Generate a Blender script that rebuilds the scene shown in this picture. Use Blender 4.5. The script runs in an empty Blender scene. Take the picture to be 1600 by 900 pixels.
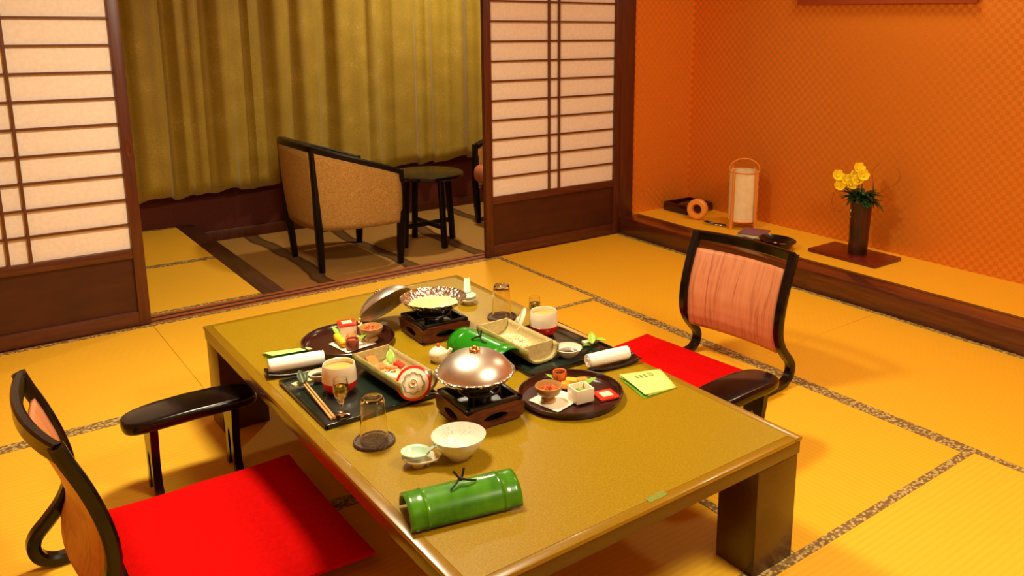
import bpy, bmesh, math, random
from mathutils import Vector, Matrix
from math import pi, sin, cos, radians as R
random.seed(7)
S = bpy.context.scene
C = S.collection

# ---------------------------------------------------------------- camera, world, light, exposure
cam_d = bpy.data.cameras.new('camera')
cam = bpy.data.objects.new('camera', cam_d); C.objects.link(cam)
yaw, pit, rol = .6748, .2118, .0093
f_ = Vector((sin(yaw)*cos(pit), cos(yaw)*cos(pit), -sin(pit)))
r0 = Vector((cos(yaw), -sin(yaw), 0)); u0 = r0.cross(f_)
rr = r0*cos(rol)+u0*sin(rol); uu = -r0*sin(rol)+u0*cos(rol)
M = Matrix((rr, uu, -f_)).transposed().to_4x4(); M.translation = (-2.5054, -3.9483, 1.3368)
cam.matrix_world = M
cam_d.sensor_width = 36; cam_d.lens = 1310.8/1600*36
cam_d.shift_x = (800-913.3)/1600; cam_d.shift_y = (313.8-450)/1600
cam_d.clip_start = .05
S.camera = cam

w = bpy.data.worlds.new('world'); S.world = w; w.use_nodes = True
w.node_tree.nodes['Background'].inputs[0].default_value = (1, .7, .4, 1)
w.node_tree.nodes['Background'].inputs[1].default_value = .02

def area(name, loc, size, power, col, rot=(0, 0, 0), shape='DISK'):
    d = bpy.data.lights.new(name, 'AREA'); d.shape = shape; d.size = size; d.energy = power; d.color = col
    o = bpy.data.objects.new(name, d); C.objects.link(o); o.location = loc; o.rotation_euler = rot
    return o
WARM = (1, .87, .60)
area('room_ceiling_light', (-1.55, -1.55, 2.04), .36, 32, WARM)
area('room_fill_light', (-.75, -3.75, 2.36), .7, 38, WARM)  # added soft fill, no lamp of the room; brightens the right and near side
area('alcove_downlight', (1.25, -1.6, 2.36), .3, 9, WARM)
area('veranda_light', (.45, .95, 2.2), .16, 17, WARM)

S.view_settings.view_transform = 'Standard'; S.view_settings.look = 'None'
S.view_settings.gamma = 1; S.view_settings.use_curve_mapping = False
S.view_settings.exposure = .63
S.cycles.use_denoising = True
S.cycles.max_bounces = 10

# ---------------------------------------------------------------- materials
def lin(c):
    return tuple((x/255/12.92 if x/255 <= .04045 else ((x/255+.055)/1.055)**2.4) for x in c)+(1,)
class N:
    def __init__(s, name, col=(128, 128, 128), rough=.5, metal=0, coat=0, spec=.5, **kw):
        s.m = bpy.data.materials.new(name); s.m.use_nodes = True
        s.t = s.m.node_tree; s.b = s.t.nodes['Principled BSDF']
        s.set('Base Color', lin(col)); s.set('Roughness', rough); s.set('Metallic', metal)
        s.set('Coat Weight', coat); s.set('Specular IOR Level', spec); s.set('Coat Roughness', .06)
        for k, v in kw.items(): s.set(k.replace('_', ' '), v)
    def set(s, k, v): s.b.inputs[k].default_value = v
    def n(s, typ, **kw):
        x = s.t.nodes.new(typ)
        for k, v in kw.items():
            if hasattr(x, k): setattr(x, k, v)
            else: x.inputs[k.replace('_', ' ')].default_value = v
        return x
    def l(s, a, b): s.t.links.new(a, b)
    def coord(s, scale=(1, 1, 1), rot=(0, 0, 0), kind='Object'):
        tc = s.n('ShaderNodeTexCoord'); mp = s.n('ShaderNodeMapping')
        mp.inputs['Scale'].default_value = scale; mp.inputs['Rotation'].default_value = rot
        s.l(tc.outputs[kind], mp.inputs[0]); return mp.outputs[0]
    def ramp(s, fac, stops, target='Base Color'):
        r = s.n('ShaderNodeValToRGB'); e = r.color_ramp.elements
        while len(e) < len(stops): e.new(.5)
        for i, (p, c) in enumerate(stops): e[i].position = p; e[i].color = lin(c) if len(c) == 3 else c
        s.l(fac, r.inputs[0])
        if target: s.l(r.outputs[0], s.b.inputs[target])
        return r
    def bump(s, h, strength=.3, dist=.002):
        b = s.n('ShaderNodeBump'); b.inputs['Strength'].default_value = strength; b.inputs['Distance'].default_value = dist
        s.l(h, b.inputs['Height']); s.l(b.outputs[0], s.b.inputs['Normal'])

def noisy(name, c1, c2, scale=40, rough=.5, stretch=(1, 1, 1), bump=0, lo=.35, hi=.65, **kw):
    m = N(name, c1, rough, **kw); co = m.coord(stretch)
    t = m.n('ShaderNodeTexNoise', Scale=scale, Detail=5.0); m.l(co, t.inputs['Vector'])
    m.ramp(t.outputs[0], [(lo, c1), (hi, c2)])
    if bump: m.bump(t.outputs[0], bump)
    return m.m

def plain(name, c, rough=.5, **kw): return N(name, c, rough, **kw).m

def tatami(name, c1, c2, axis):
    m = N(name, c1, .62, spec=.35)
    sc = (1, 1, 1)
    co = m.coord(sc)
    wv = m.n('ShaderNodeTexWave', wave_type='BANDS', bands_direction='Y' if axis == 'X' else 'X', wave_profile='SIN')
    wv.inputs['Scale'].default_value = 16; wv.inputs['Distortion'].default_value = .5; wv.inputs['Detail'].default_value = 1
    wv.inputs['Detail Scale'].default_value = 1.5
    m.l(co, wv.inputs['Vector'])
    st = m.coord((3, 220, 1) if axis == 'X' else (220, 3, 1))
    nz = m.n('ShaderNodeTexNoise', Scale=1.6, Detail=4.0); m.l(st, nz.inputs['Vector'])
    mx = m.n('ShaderNodeMath', operation='MULTIPLY_ADD'); mx.inputs[1].default_value = .35
    m.l(wv.outputs['Fac'], mx.inputs[0]); m.l(nz.outputs[0], mx.inputs[2])
    m.ramp(mx.outputs[0], [(.35, c2), (.9, c1)])
    m.bump(wv.outputs['Fac'], .18, .0018)
    return m.m

def brocade(name, c1, c2):
    m = N(name, c1, .6, spec=.4); co = m.coord((1, 1, 1))
    t = m.n('ShaderNodeTexVoronoi', Scale=95.0); m.l(co, t.inputs['Vector'])
    t2 = m.n('ShaderNodeTexNoise', Scale=55.0, Detail=3.0); m.l(co, t2.inputs['Vector'])
    a = m.n('ShaderNodeMath', operation='MULTIPLY'); m.l(t.outputs['Distance'], a.inputs[0]); m.l(t2.outputs[0], a.inputs[1])
    m.ramp(a.outputs[0], [(.12, c2), (.30, c1)])
    return m.m

def wood(name, c1, c2, axis='X', scale=5, rough=.35, coat=.2, **kw):
    st = {'X': (1, 14, 14), 'Y': (14, 1, 14), 'Z': (14, 14, 1)}[axis]
    m = N(name, c1, rough, coat=coat, **kw); co = m.coord(st)
    t = m.n('ShaderNodeTexNoise', Scale=scale, Detail=6.0, Distortion=.6); m.l(co, t.inputs['Vector'])
    m.ramp(t.outputs[0], [(.35, c1), (.65, c2)])
    return m.m

def wallpaper():
    # woven checks of a duller and a silkier thread: the silky sheen is partly painted in as a lighter colour
    m = N('wallpaper_check', (222, 128, 40), .55)
    tc = m.n('ShaderNodeTexCoord'); ck = m.n('ShaderNodeTexChecker'); ck.inputs['Scale'].default_value = 1/.024
    mp = m.n('ShaderNodeMapping'); mp.inputs['Location'].default_value = (.0013, .0013, .0013)
    m.l(tc.outputs['Object'], mp.inputs[0]); m.l(mp.outputs[0], ck.inputs[0])
    mix = m.n('ShaderNodeMix', data_type='RGBA'); m.l(ck.outputs['Fac'], mix.inputs['Factor'])
    mix.inputs['A'].default_value = lin((206, 114, 4)); mix.inputs['B'].default_value = lin((238, 146, 40))
    m.l(mix.outputs['Result'], m.b.inputs['Base Color'])
    def pick(a, b, tgt):
        q = m.n('ShaderNodeMapRange'); m.l(ck.outputs['Fac'], q.inputs[0]); q.inputs['To Min'].default_value = a; q.inputs['To Max'].default_value = b
        m.l(q.outputs[0], m.b.inputs[tgt])
    pick(.85, .40, 'Roughness'); pick(.0, .52, 'Metallic')
    return m.m

def glass(name, col=(255, 250, 238), rough=0.0):
    m = N(name, col, rough, Transmission_Weight=1.0, IOR=1.45)
    return m.m

MT = {}
MT['tat_a'] = tatami('tatami_rush_long', (236, 177, 30), (228, 166, 22), 'Y')
MT['tat_b'] = tatami('tatami_rush_wide', (238, 184, 44), (231, 174, 34), 'X')
MT['heri'] = brocade('tatami_border_brocade', (120, 92, 46), (206, 178, 108))
MT['paper_wall'] = wallpaper()
MT['frame'] = wood('dark_cedar_x', (92, 40, 18), (70, 28, 12), 'X', rough=.4)
MT['framez'] = wood('dark_cedar_z', (92, 40, 18), (70, 28, 12), 'Z', rough=.4)
MT['framey'] = wood('dark_cedar_y', (98, 44, 22), (70, 28, 12), 'Y', rough=.33, coat=.4)
MT['panel'] = noisy('dark_cedar_panel', (72, 28, 8), (60, 22, 5), 6, .45, (1, 1, 4))
MT['strip'] = wood('dark_floor_beam', (84, 46, 26), (62, 32, 18), 'Y', rough=.4)
MT['sill'] = wood('sill_wood', (176, 100, 56), (150, 78, 40), 'X', rough=.4)
MT['groove'] = plain('sill_groove', (70, 28, 14), .6)
MT['shoji'] = noisy('shoji_paper', (240, 226, 212), (232, 216, 200), 60, .8)
MT['kumiko'] = plain('shoji_lattice_wood', (96, 48, 22), .45)
MT['ceil'] = plain('ceiling_board', (236, 226, 204), .8)
MT['plaster'] = plain('plaster_wall', (214, 160, 96), .85)
MT['black'] = plain('black_lacquer', (14, 6, 5), .22, coat=.12, spec=.35)
MT['blackwood'] = plain('black_wood', (14, 8, 6), .35, spec=.3)
MT['red'] = noisy('red_cushion_cloth', (214, 3, 1), (200, 2, 1), 90, .95, bump=.1, spec=.1)
MT['red2'] = noisy('red_cushion_cloth_side', (206, 10, 6), (186, 6, 4), 90, .9)
# table
m = N('olive_lacquer', (150, 128, 34), .4, coat=.18, spec=.35); m.set('Coat Roughness', .12)
co = m.coord(); t = m.n('ShaderNodeTexNoise', Scale=260.0, Detail=3.0); m.l(co, t.inputs['Vector'])
m.ramp(t.outputs[0], [(.3, (138, 108, 3)), (.5, (150, 119, 5)), (.72, (166, 134, 12))]); MT['olive'] = m.m
MT['rim'] = noisy('olive_lacquer_rim', (132, 98, 6), (144, 108, 10), 200, .3, coat=.25)
MT['apron'] = noisy('bronze_lacquer', (74, 38, 5), (68, 34, 4), 150, .3, coat=.2)
MT['leg'] = noisy('brown_lacquer_leg', (76, 44, 6), (68, 38, 4), 120, .32, coat=.2)

# ---------------------------------------------------------------- mesh helper
class G:
    def __init__(s): s.bm = bmesh.new()
    def merge(s, b, M=None):
        if M is not None: b.transform(M)
        me = bpy.data.meshes.new('t'); b.to_mesh(me); b.free(); s.bm.from_mesh(me); bpy.data.meshes.remove(me); return s
    def box(s, c, sz, rz=0, bev=0, seg=2, rot=None, M=None):
        b = bmesh.new(); bmesh.ops.create_cube(b, size=1); b.transform(Matrix.Diagonal((*sz, 1)))
        if bev: bmesh.ops.bevel(b, geom=b.edges[:], offset=bev, segments=seg, profile=.5, affect='EDGES')
        T = Matrix.Translation(c) @ (rot if rot is not None else Matrix.Rotation(rz, 4, 'Z'))
        return s.merge(b, (M @ T) if M else T)
    def lathe(s, prof, seg=40, M=None, sx=1, sy=1):
        b = bmesh.new(); rings = []
        for r, z in prof:
            if r < 1e-6: rings.append([b.verts.new((0, 0, z))])
            else: rings.append([b.verts.new((r*cos(2*pi*i/seg)*sx, r*sin(2*pi*i/seg)*sy, z)) for i in range(seg)])
        for A, B in zip(rings, rings[1:]):
            for i in range(seg):
                j = (i+1) % seg
                a = [A[i], A[j]] if len(A) > 1 else [A[0]]
                c = [B[j], B[i]] if len(B) > 1 else [B[0]]
                if len(a)+len(c) > 2: b.faces.new(a+c)
        bmesh.ops.remove_doubles(b, verts=b.verts[:], dist=1e-6)
        bmesh.ops.recalc_face_normals(b, faces=b.faces[:])
        return s.merge(b, M)
    def tube(s, pts, r, seg=8, closed=False, flat=None, up=None, M=None):
        """sweep; r radius or list; flat=(w,h) rectangular section"""
        b = bmesh.new(); P = [Vector(p) for p in pts]; n = len(P); rings = []
        nrm = None
        for i in range(n):
            if closed: t = P[(i+1) % n]-P[i-1]
            else: t = P[min(i+1, n-1)]-P[max(i-1, 0)]
            t.normalize()
            if up is not None: nrm = Vector(up)
            elif nrm is None: nrm = Vector((0, 0, 1)) if abs(t.z) < .9 else Vector((1, 0, 0))
            nrm = (nrm - t*nrm.dot(t)).normalized(); bi = t.cross(nrm)
            ri = r[i] if isinstance(r, (list, tuple)) else r
            if flat:
                wd, hg = flat; k = ri if ri else 1
                ch = min(wd, hg)*.22
                cs = [(wd/2-ch, hg/2), (wd/2, hg/2-ch), (wd/2, -hg/2+ch), (wd/2-ch, -hg/2), (-wd/2+ch, -hg/2), (-wd/2, -hg/2+ch), (-wd/2, hg/2-ch), (-wd/2+ch, hg/2)]
                rings.append([b.verts.new(P[i]+bi*x*k+nrm*y*k) for x, y in cs])
            else:
                rings.append([b.verts.new(P[i]+(bi*cos(2*pi*k/seg)+nrm*sin(2*pi*k/seg))*ri) for k in range(seg)])
        m_ = len(rings[0])
        for i in range(n if closed else n-1):
            A, B = rings[i], rings[(i+1) % n]
            for k in range(m_): b.faces.new((A[k], A[(k+1) % m_], B[(k+1) % m_], B[k]))
        if not closed: b.faces.new(rings[0][::-1]); b.faces.new(rings[-1])
        bmesh.ops.recalc_face_normals(b, faces=b.faces[:])
        return s.merge(b, M)
    def prism(s, pts, z0, z1, M=None, bev=0):
        b = bmesh.new(); lo = [b.verts.new((x, y, z0)) for x, y in pts]; hi = [b.verts.new((x, y, z1)) for x, y in pts]
        n = len(pts); b.faces.new(lo[::-1]); b.faces.new(hi)
        for i in range(n): b.faces.new((lo[i], lo[(i+1) % n], hi[(i+1) % n], hi[i]))
        bmesh.ops.recalc_face_normals(b, faces=b.faces[:])
        if bev:
            ed = [e for e in b.edges if abs(e.verts[0].co.z-e.verts[1].co.z) < 1e-6]
            bmesh.ops.bevel(b, geom=ed, offset=bev, segments=3, profile=.5, affect='EDGES')
        return s.merge(b, M)
    def ball(s, c, r, sub=2, rot=None, jit=0):
        b = bmesh.new(); bmesh.ops.create_icosphere(b, subdivisions=sub, radius=1)
        rs = r if isinstance(r, (list, tuple)) else (r, r, r)
        if jit:
            for v in b.verts: v.co *= 1+random.uniform(-jit, jit)
        b.transform(Matrix.Diagonal((*rs, 1)))
        T = Matrix.Translation(c)
        if rot is not None: T = T @ rot
        return s.merge(b, T)
    def grid(s, fn, nu, nv, wrapu=False, M=None):
        b = bmesh.new()
        V = [[b.verts.new(fn(i/(nu if wrapu else nu-1), j/(nv-1))) for j in range(nv)] for i in range(nu)]
        for i in range(nu if wrapu else nu-1):
            for j in range(nv-1):
                b.faces.new((V[i][j], V[(i+1) % nu][j], V[(i+1) % nu][j+1], V[i][j+1]))
        bmesh.ops.recalc_face_normals(b, faces=b.faces[:])
        return s.merge(b, M)
    def done(s, name, mat, parent=None, angle=40, solid=0, sub=0, offset=0, loc=None, rot=None):
        me = bpy.data.meshes.new(name); s.bm.to_mesh(me); s.bm.free()
        for p in me.polygons: p.use_smooth = True
        me.set_sharp_from_angle(angle=R(angle))
        me.materials.append(MT[mat] if isinstance(mat, str) else mat)
        o = bpy.data.objects.new(name, me); C.objects.link(o)
        if parent: o.parent = parent
        if loc: o.location = loc
        if rot: o.rotation_euler = rot
        if solid: md = o.modifiers.new('solid', 'SOLIDIFY'); md.thickness = solid; md.offset = offset
        if sub: md = o.modifiers.new('sub', 'SUBSURF'); md.levels = sub; md.render_levels = sub
        return o
def tag(o, label, cat, group=None, kind=None):
    o['label'] = label; o['category'] = cat
    if group: o['group'] = group
    if kind: o['kind'] = kind
    return o
def thing(name, label, cat, loc=(0, 0, 0), rz=0, group=None):
    o = bpy.data.objects.new(name, None); o.empty_display_size = .05; C.objects.link(o); o.location = loc; o.rotation_euler = (0, 0, rz)
    return tag(o, label, cat, group)
def struct(o): o['kind'] = 'structure'; return o
def empty(name, loc=(0, 0, 0)):
    o = bpy.data.objects.new(name, None); C.objects.link(o); o.location = loc; return o

# ================================================================ THE ROOM
W = .94
YE = -5.6; XL = -3.9
floor = empty('floor'); struct(floor)
# sub-floor under everything
G().box(((XL+1.6)/2, YE/2, -.10), (1.6-XL, -YE, .08)).done('floor_base', 'groove', floor)
mats = [  # x0,x1,y0,y1, border on: axis of the long side
    (-1.8, 0, -.93, 0, 'X'), (-3.6, -1.8, -.93, 0, 'X'), (0, .938, -1.88, 0, 'Y'), (0, .938, -3.76, -1.88, 'Y'),
    (-.9, 0, -2.79, -.93, 'Y'), (-2.72, -.9, -1.86, -.93, 'X'), (-2.72, -.9, -2.79, -1.86, 'X'), (-3.62, -2.72, -2.79, -.93, 'Y'),
    (-1.86, 0, -3.72, -2.79, 'X'), (-3.72, -1.86, -3.72, -2.79, 'X'), (-1.86, 0, -4.65, -3.72, 'X'), (-3.72, -1.86, -4.65, -3.72, 'X'), (0, .938, YE, -3.76, 'Y')]
hb = .029
for x0, x1, y0, y1, ax in mats:
    c = ((x0+x1)/2, (y0+y1)/2)
    mt = G().box((c[0], c[1], -.03), (x1-x0-.0012, y1-y0-.0012, .06), bev=.0008, seg=1).done('tatami_mat', 'tat_b' if ax == 'X' else 'tat_a', floor)
    for sgn in (-1, 1):
        g = G()
        if ax == 'X': g.box((c[0], (y0 if sgn < 0 else y1)-sgn*hb/2, .0007), (x1-x0-.002, hb-.001, .0014))
        else: g.box(((x0 if sgn < 0 else x1)-sgn*hb/2, c[1], .0007), (hb-.001, y1-y0-.002, .0014))
        g.done('cloth_border', 'heri', mt)
# ---- sill with two grooves
sl = empty('trim_1'); struct(sl)
G().box(((XL+.938)/2, .0625, -.03), (.938-XL, .125, .06), bev=.001, seg=1).done('sill_board', 'sill', sl)
for y in (.035, .085): G().box(((XL+.938)/2, y, .0005), (.93-XL, .016, .002)).done('sill_groove', 'groove', sl)
# ---- alcove platform
XR, XW = .9385, 1.579
rail = G(); rail.box(((XR+1.089)/2, (YE)/2-.0, .0545), (1.089-XR, -YE-.001, .11), bev=.006, seg=2)
struct(rail.done('trim_2', 'framey'))
alc = G().box(((1.0885+1.62)/2, YE/2+.01, .0545), (1.62-1.0885, -YE+.02, .108)).done('trim_3', 'tat_a'); struct(alc)
G().box((1.0885+.003, YE/2, .1095), (.005, -YE, .003)).done('edge_strip', 'frame', alc)
# ---- walls
def wall(name, c, sz, mat): return struct(G().box(c, sz).done(name, mat))
wall('wall_right', (XW+.05, YE/2, 1.2), (.1, -YE+.1, 2.5), 'paper_wall')
wall('wall_alcove_end', ((1.05+XW+.06)/2, .07, 1.2), (XW+.06-1.05, .1, 2.5), 'paper_wall')
struct(G().box((.9945, .061, 1.2), (.113, .12, 2.5), bev=.004, seg=2).done('trim_4', 'framez'))   # alcove post
wall('wall_front', ((XL+1.68)/2, YE-.05, 1.2), (1.68-XL, .1, 2.5), 'plaster')
wall('wall_left', (XL-.05, YE/2+.9, 1.2), (.1, -YE+2, 2.5), 'plaster')
wall('ceiling', ((XL+1.68)/2, (YE+2)/2, 2.45), (1.68-XL, 2-YE, .08), 'ceil')
wall('wall_above_shoji', ((XL+.938)/2, .06, 2.18), (.938-XL, .1, .46), 'plaster')
struct(G().box(((XL+.938)/2, .06, 1.9), (.938-XL, .13, .1), bev=.003).done('trim_5', 'frame'))
# ---- veranda room behind
YB = 1.85
MT['redwall'] = noisy('veranda_red_wallpaper', (96, 32, 3), (84, 25, 2), 60, .8)
wall('wall_back', (-.9, YB+.05, 1.1), (6.2, .1, 2.7), 'redwall')
wall('wall_veranda_right', (2.05, .98, 1.1), (.1, 1.8, 2.7), 'paper_wall')
wall('wall_veranda_closet', (-2.9, .95, 1.1), (.1, 1.75, 2.7), 'plaster')
struct(G().box((1.9, 0.1, 1.1), (.65, .06, 2.7)).done('wall_veranda_near', 'plaster'))
vf = empty('floor_veranda'); struct(vf)
for y0, y1 in ((.126, .95), (.95, 1.845)):
    mt = G().box((-1.98, (y0+y1)/2, -.03), (1.41, y1-y0-.001, .06)).done('tatami_mat', 'tat_b', vf)
    for yy in (y0+hb/2, y1-hb/2): G().box((-1.98, yy, .0007), (1.408, hb-.001, .0014)).done('cloth_border', 'heri', mt)
struct(G().box((-1.218, (.126+YB)/2, -.07), (.11, YB-.128, .14), bev=.003).done('trim_6', 'strip'))
struct(G().box((.42, YB-.011, -.095), (3.15, .02, .075), bev=.002).done('baseboard_back', 'framez'))
# carpet with wavy dark bands
m = N('veranda_carpet', (176, 130, 66), .95, spec=.1)
co = m.coord((1, 1, 1)); m.t.nodes['Mapping'].inputs['Location'].default_value = (.04, 0, 0)
wv = m.n('ShaderNodeTexWave', wave_type='BANDS', bands_direction='X', wave_profile='SIN'); wv.inputs['Scale'].default_value = .628
wv.inputs['Distortion'].default_value = 1.5; wv.inputs['Detail'].default_value = 3; wv.inputs['Detail Scale'].default_value = 2.2
m.l(co, wv.inputs['Vector'])
rp = m.ramp(wv.outputs['Fac'], [(.90, (176, 130, 66)), (.925, (104, 70, 38)), (.95, (88, 60, 34)), (.985, (110, 78, 44))])
co2 = m.coord((1, 1, 1)); nz = m.n('ShaderNodeTexNoise', Scale=300.0, Detail=2.0); m.l(co2, nz.inputs['Vector']); m.bump(nz.outputs[0], .4, .003)
MT['carpet'] = m.m
G().box((.42, (.126+YB)/2, -.16), (3.2, YB-.126, .06)).done('carpet', 'carpet', vf)

# ---- shoji
def shoji(name, x0, x1, kx, label, pull):
    t = thing(name, label, 'sliding door', (0, 0, 0)); t['kind'] = 'thing'
    ym, d = .0165, .031; zb, zt = .006, 1.85; st = .046
    for xa in (x0, x1-st): G().box((xa+st/2, ym, (zb+zt)/2), (st, d, zt-zb), bev=.002).done('stile', 'framez', t)
    xm, wd = (x0+x1)/2, x1-x0-2*st
    G().box((xm, ym, .038), (wd, d-.002, .062), bev=.002).done('bottom_rail', 'frame', t)
    G().box((xm, ym, .332), (wd, d-.002, .042), bev=.002).done('middle_rail', 'frame', t)
    G().box((xm, ym, 1.83), (wd, d-.002, .04)).done('top_rail', 'frame', t)
    G().box((xm, ym+.004, .19), (wd+.004, .008, .25)).done('lower_panel', 'panel', t)
    G().box((xm, ym+.003, 1.082), (wd+.004, .0015, 1.47)).done('paper', 'shoji', t)
    g = G(); z = .3525+.1085
    while z < 1.81: g.box((xm, ym-.005, z), (wd, .012, .0085)); z += .1085
    for k in kx: g.box((k, ym-.006, 1.082), (.0095, .014, 1.46))
    g.done('lattice', 'kumiko', t)
    if pull is not None:
        Mx = Matrix.Translation((pull, ym-d/2-.0006, .79)) @ Matrix.Rotation(pi/2, 4, 'X')
        h = G().lathe([(.0, .0), (.010, .0), (.0125, .0018), (.015, .0018), (.015, -.001), (0, -.001)], 24, Mx @ Matrix.Diagonal((.75, 2.4, 1, 1)))
        h.done('finger_pull', plain('pull_bronze', (110, 60, 36), .3, metal=.6), t)
    return t
shoji('shoji_door', -2.76, -1.800, (-2.287, -2.211), 'left paper sliding door with dark frame and a recessed finger pull', -1.821)
shoji('shoji_door', -.054, .9365, (.391, .463), 'right paper sliding door closed against the alcove post', None)
wall('wall_beside_shoji', ((XL-2.762)/2, .06, .98), (-2.762-XL, .1, 1.95), 'plaster')

# ---- curtains
m = N('curtain_cloth', (150, 128, 52), .5, spec=.4, Sheen_Weight=.2)
co = m.coord((1, .3, 1)); t = m.n('ShaderNodeTexNoise', Scale=160.0, Detail=3.0); m.l(co, t.inputs['Vector'])
co2 = m.coord((1, .3, 1)); v = m.n('ShaderNodeTexVoronoi', Scale=7.0); m.l(co2, v.inputs['Vector'])
ad = m.n('ShaderNodeMath', operation='MULTIPLY_ADD'); ad.inputs[1].default_value = -.35; m.l(v.outputs['Distance'], ad.inputs[0]); m.l(t.outputs[0], ad.inputs[2])
m.ramp(ad.outputs[0], [(.2, (160, 132, 34)), (.5, (178, 148, 50)), (.66, (202, 172, 84))]); MT['curtain'] = m.m
def curtain(x0, x1, z0, z1, yc, seed, label):
    rnd = random.Random(seed); ws = [(rnd.uniform(6, 8), rnd.uniform(0, 6), .45), (rnd.uniform(12, 15), rnd.uniform(0, 6), .5), (rnd.uniform(21, 25), rnd.uniform(0, 6), .3)]
    top = 2.3
    def f(u, v):
        x = x0+(x1-x0)*u; zb = z0+(z1-z0)*u
        a = sum(c*sin(k*x*2.2+p+ .25*sin(v*2+p)) for k, p, c in ws)
        a = math.copysign(abs(a)**.7, a)
        zb += .024*a
        z = top+(zb-top)*v
        return (x+.012*cos(14*x), yc-.045*a*(.75+.35*v), z)
    o = G().grid(f, int((x1-x0)*170), 26).done('curtain', 'curtain', None, 80, solid=.003)
    return tag(o, label, 'curtain', None)
curtain(-1.98, -.742, .192, .228, 1.735, 3, 'left gold-green curtain hanging with deep folds over the veranda window')
curtain(-.738, 1.35, .232, .292, 1.735, 9, 'right gold-green curtain behind the armchair and the round table')
struct(G().box((-.3, 1.75, 2.32), (4.0, .04, .03)).done('trim_7', 'frame'))

# ================================================================ LOW TABLE
H = .334
tx0, tx1, ty0, ty1 = -1.848, -.8845, -2.797, -1.107
tb = thing('low_table', 'large olive-gold lacquer low table in the middle of the room', 'table', ((tx0+tx1)/2, (ty0+ty1)/2, 0))
wx, wy = tx1-tx0, ty1-ty0
G().box((0, 0, H-.0035), (wx-.052, wy-.052, .007)).done('tabletop', 'olive', tb)
g = G()
for s_ in (-1, 1):
    g.box((s_*(wx/2-.0135), 0, H-.0052), (.0270, wy, .0104), bev=.0025)
    g.box((0, s_*(wy/2-.0135), H-.0052), (wx-.0545, .0266, .0104), bev=.0025)
g.done('rim', 'rim', tb)
G().box((0, 0, H-.0265), (wx-.006, wy-.006, .037), bev=.002).done('apron', 'apron', tb)
for sx in (-1, 1):
    for sy in (-1, 1):
        G().box((sx*(wx/2-.0745-.006), sy*(wy/2-.062-.006), (H-.046)/2), (.149, .124, H-.047), bev=.003).done('leg', 'leg', tb)
o = G().box((.008, -.82, H+.0004), (.052, .018, .0006)).done('sticker', noisy('sticker', (110, 124, 50), (140, 146, 60), 200, .4), tb); o['label'] = 'small faded green sticker near the edge'

# ================================================================ LEGLESS CHAIRS
MT['pinkwood'] = None
m = N('pinkish_veneer', (226, 160, 118), .45, coat=.1); co = m.coord((1, 26, 1.6))
t = m.n('ShaderNodeTexNoise', Scale=2.6, Detail=5.0, Distortion=.9); m.l(co, t.inputs['Vector'])
m.ramp(t.outputs[0], [(.3, (168, 96, 60)), (.46, (204, 128, 84)), (.7, (212, 138, 94))]); MT['pinkwood'] = m.m
PR = [(-.010, .515), (.004, .475), (.026, .42), (.048, .35), (.062, .28), (.062, .215), (.040, .165), (.006, .125), (-.022, .095), (-.030, .065), (-.018, .035), (.01, .018), (.05, .0135), (.13, .0135), (.24, .0135)]
def prof_d(z):
    pr = PR[:9]
    for (d0, z0), (d1, z1) in zip(pr, pr[1:]):
        if z1 <= z <= z0: return d1+(d0-d1)*(z-z1)/(z0-z1)
    return pr[-1][0] if z < pr[-1][1] else pr[0][0]
def smooth(pts, n=4):
    out = []
    P = [Vector(p) for p in pts]
    for i in range(len(P)-1):
        p0, p1, p2, p3 = P[max(i-1, 0)], P[i], P[i+1], P[min(i+2, len(P)-1)]
        for k in range(n):
            t = k/n
            out.append(.5*((2*p1)+(-p0+p2)*t+(2*p0-5*p1+4*p2-p3)*t*t+(-p0+3*p1-3*p2+p3)*t**3))
    out.append(P[-1]); return out
def zaisu(label, loc, rz, arm_d, sides=((1), (-1))):
    t = thing('floor_chair', label, 'chair', loc, rz, None)
    hw = .225
    for s_ in (-1, 1):
        G().tube(smooth([(d, s_*hw, z) for d, z in PR]), 1, flat=(.030, .036), up=(0, 1, 0)).done('post', 'black', t)
    def bulge(y): return -.033*(1-(y/hw)**2)
    pts = [(prof_d(.505)+bulge(y), y, .500) for y in [(-hw+2*hw*i/16) for i in range(17)]]
    G().tube(pts, 1, flat=(.022, .040), up=(0, 0, 1)).done('top_rail', 'black', t)
    def f(u, v):
        y = (-1+2*u)*(hw-.016); z = .452-.312*v
        d = prof_d(z)
        if z < .20: d = .062-(.2-z)*.35
        return (d+bulge(y)*(1-.25*v), y, z)
    G().grid(f, 20, 24).done('backrest', 'pinkwood', t, 60, solid=.009)
    G().box((.29, 0, .017), (.42, 2*hw-.034, .012), bev=.004).done('seat_board', 'blackwood', t)
    return t
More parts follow.
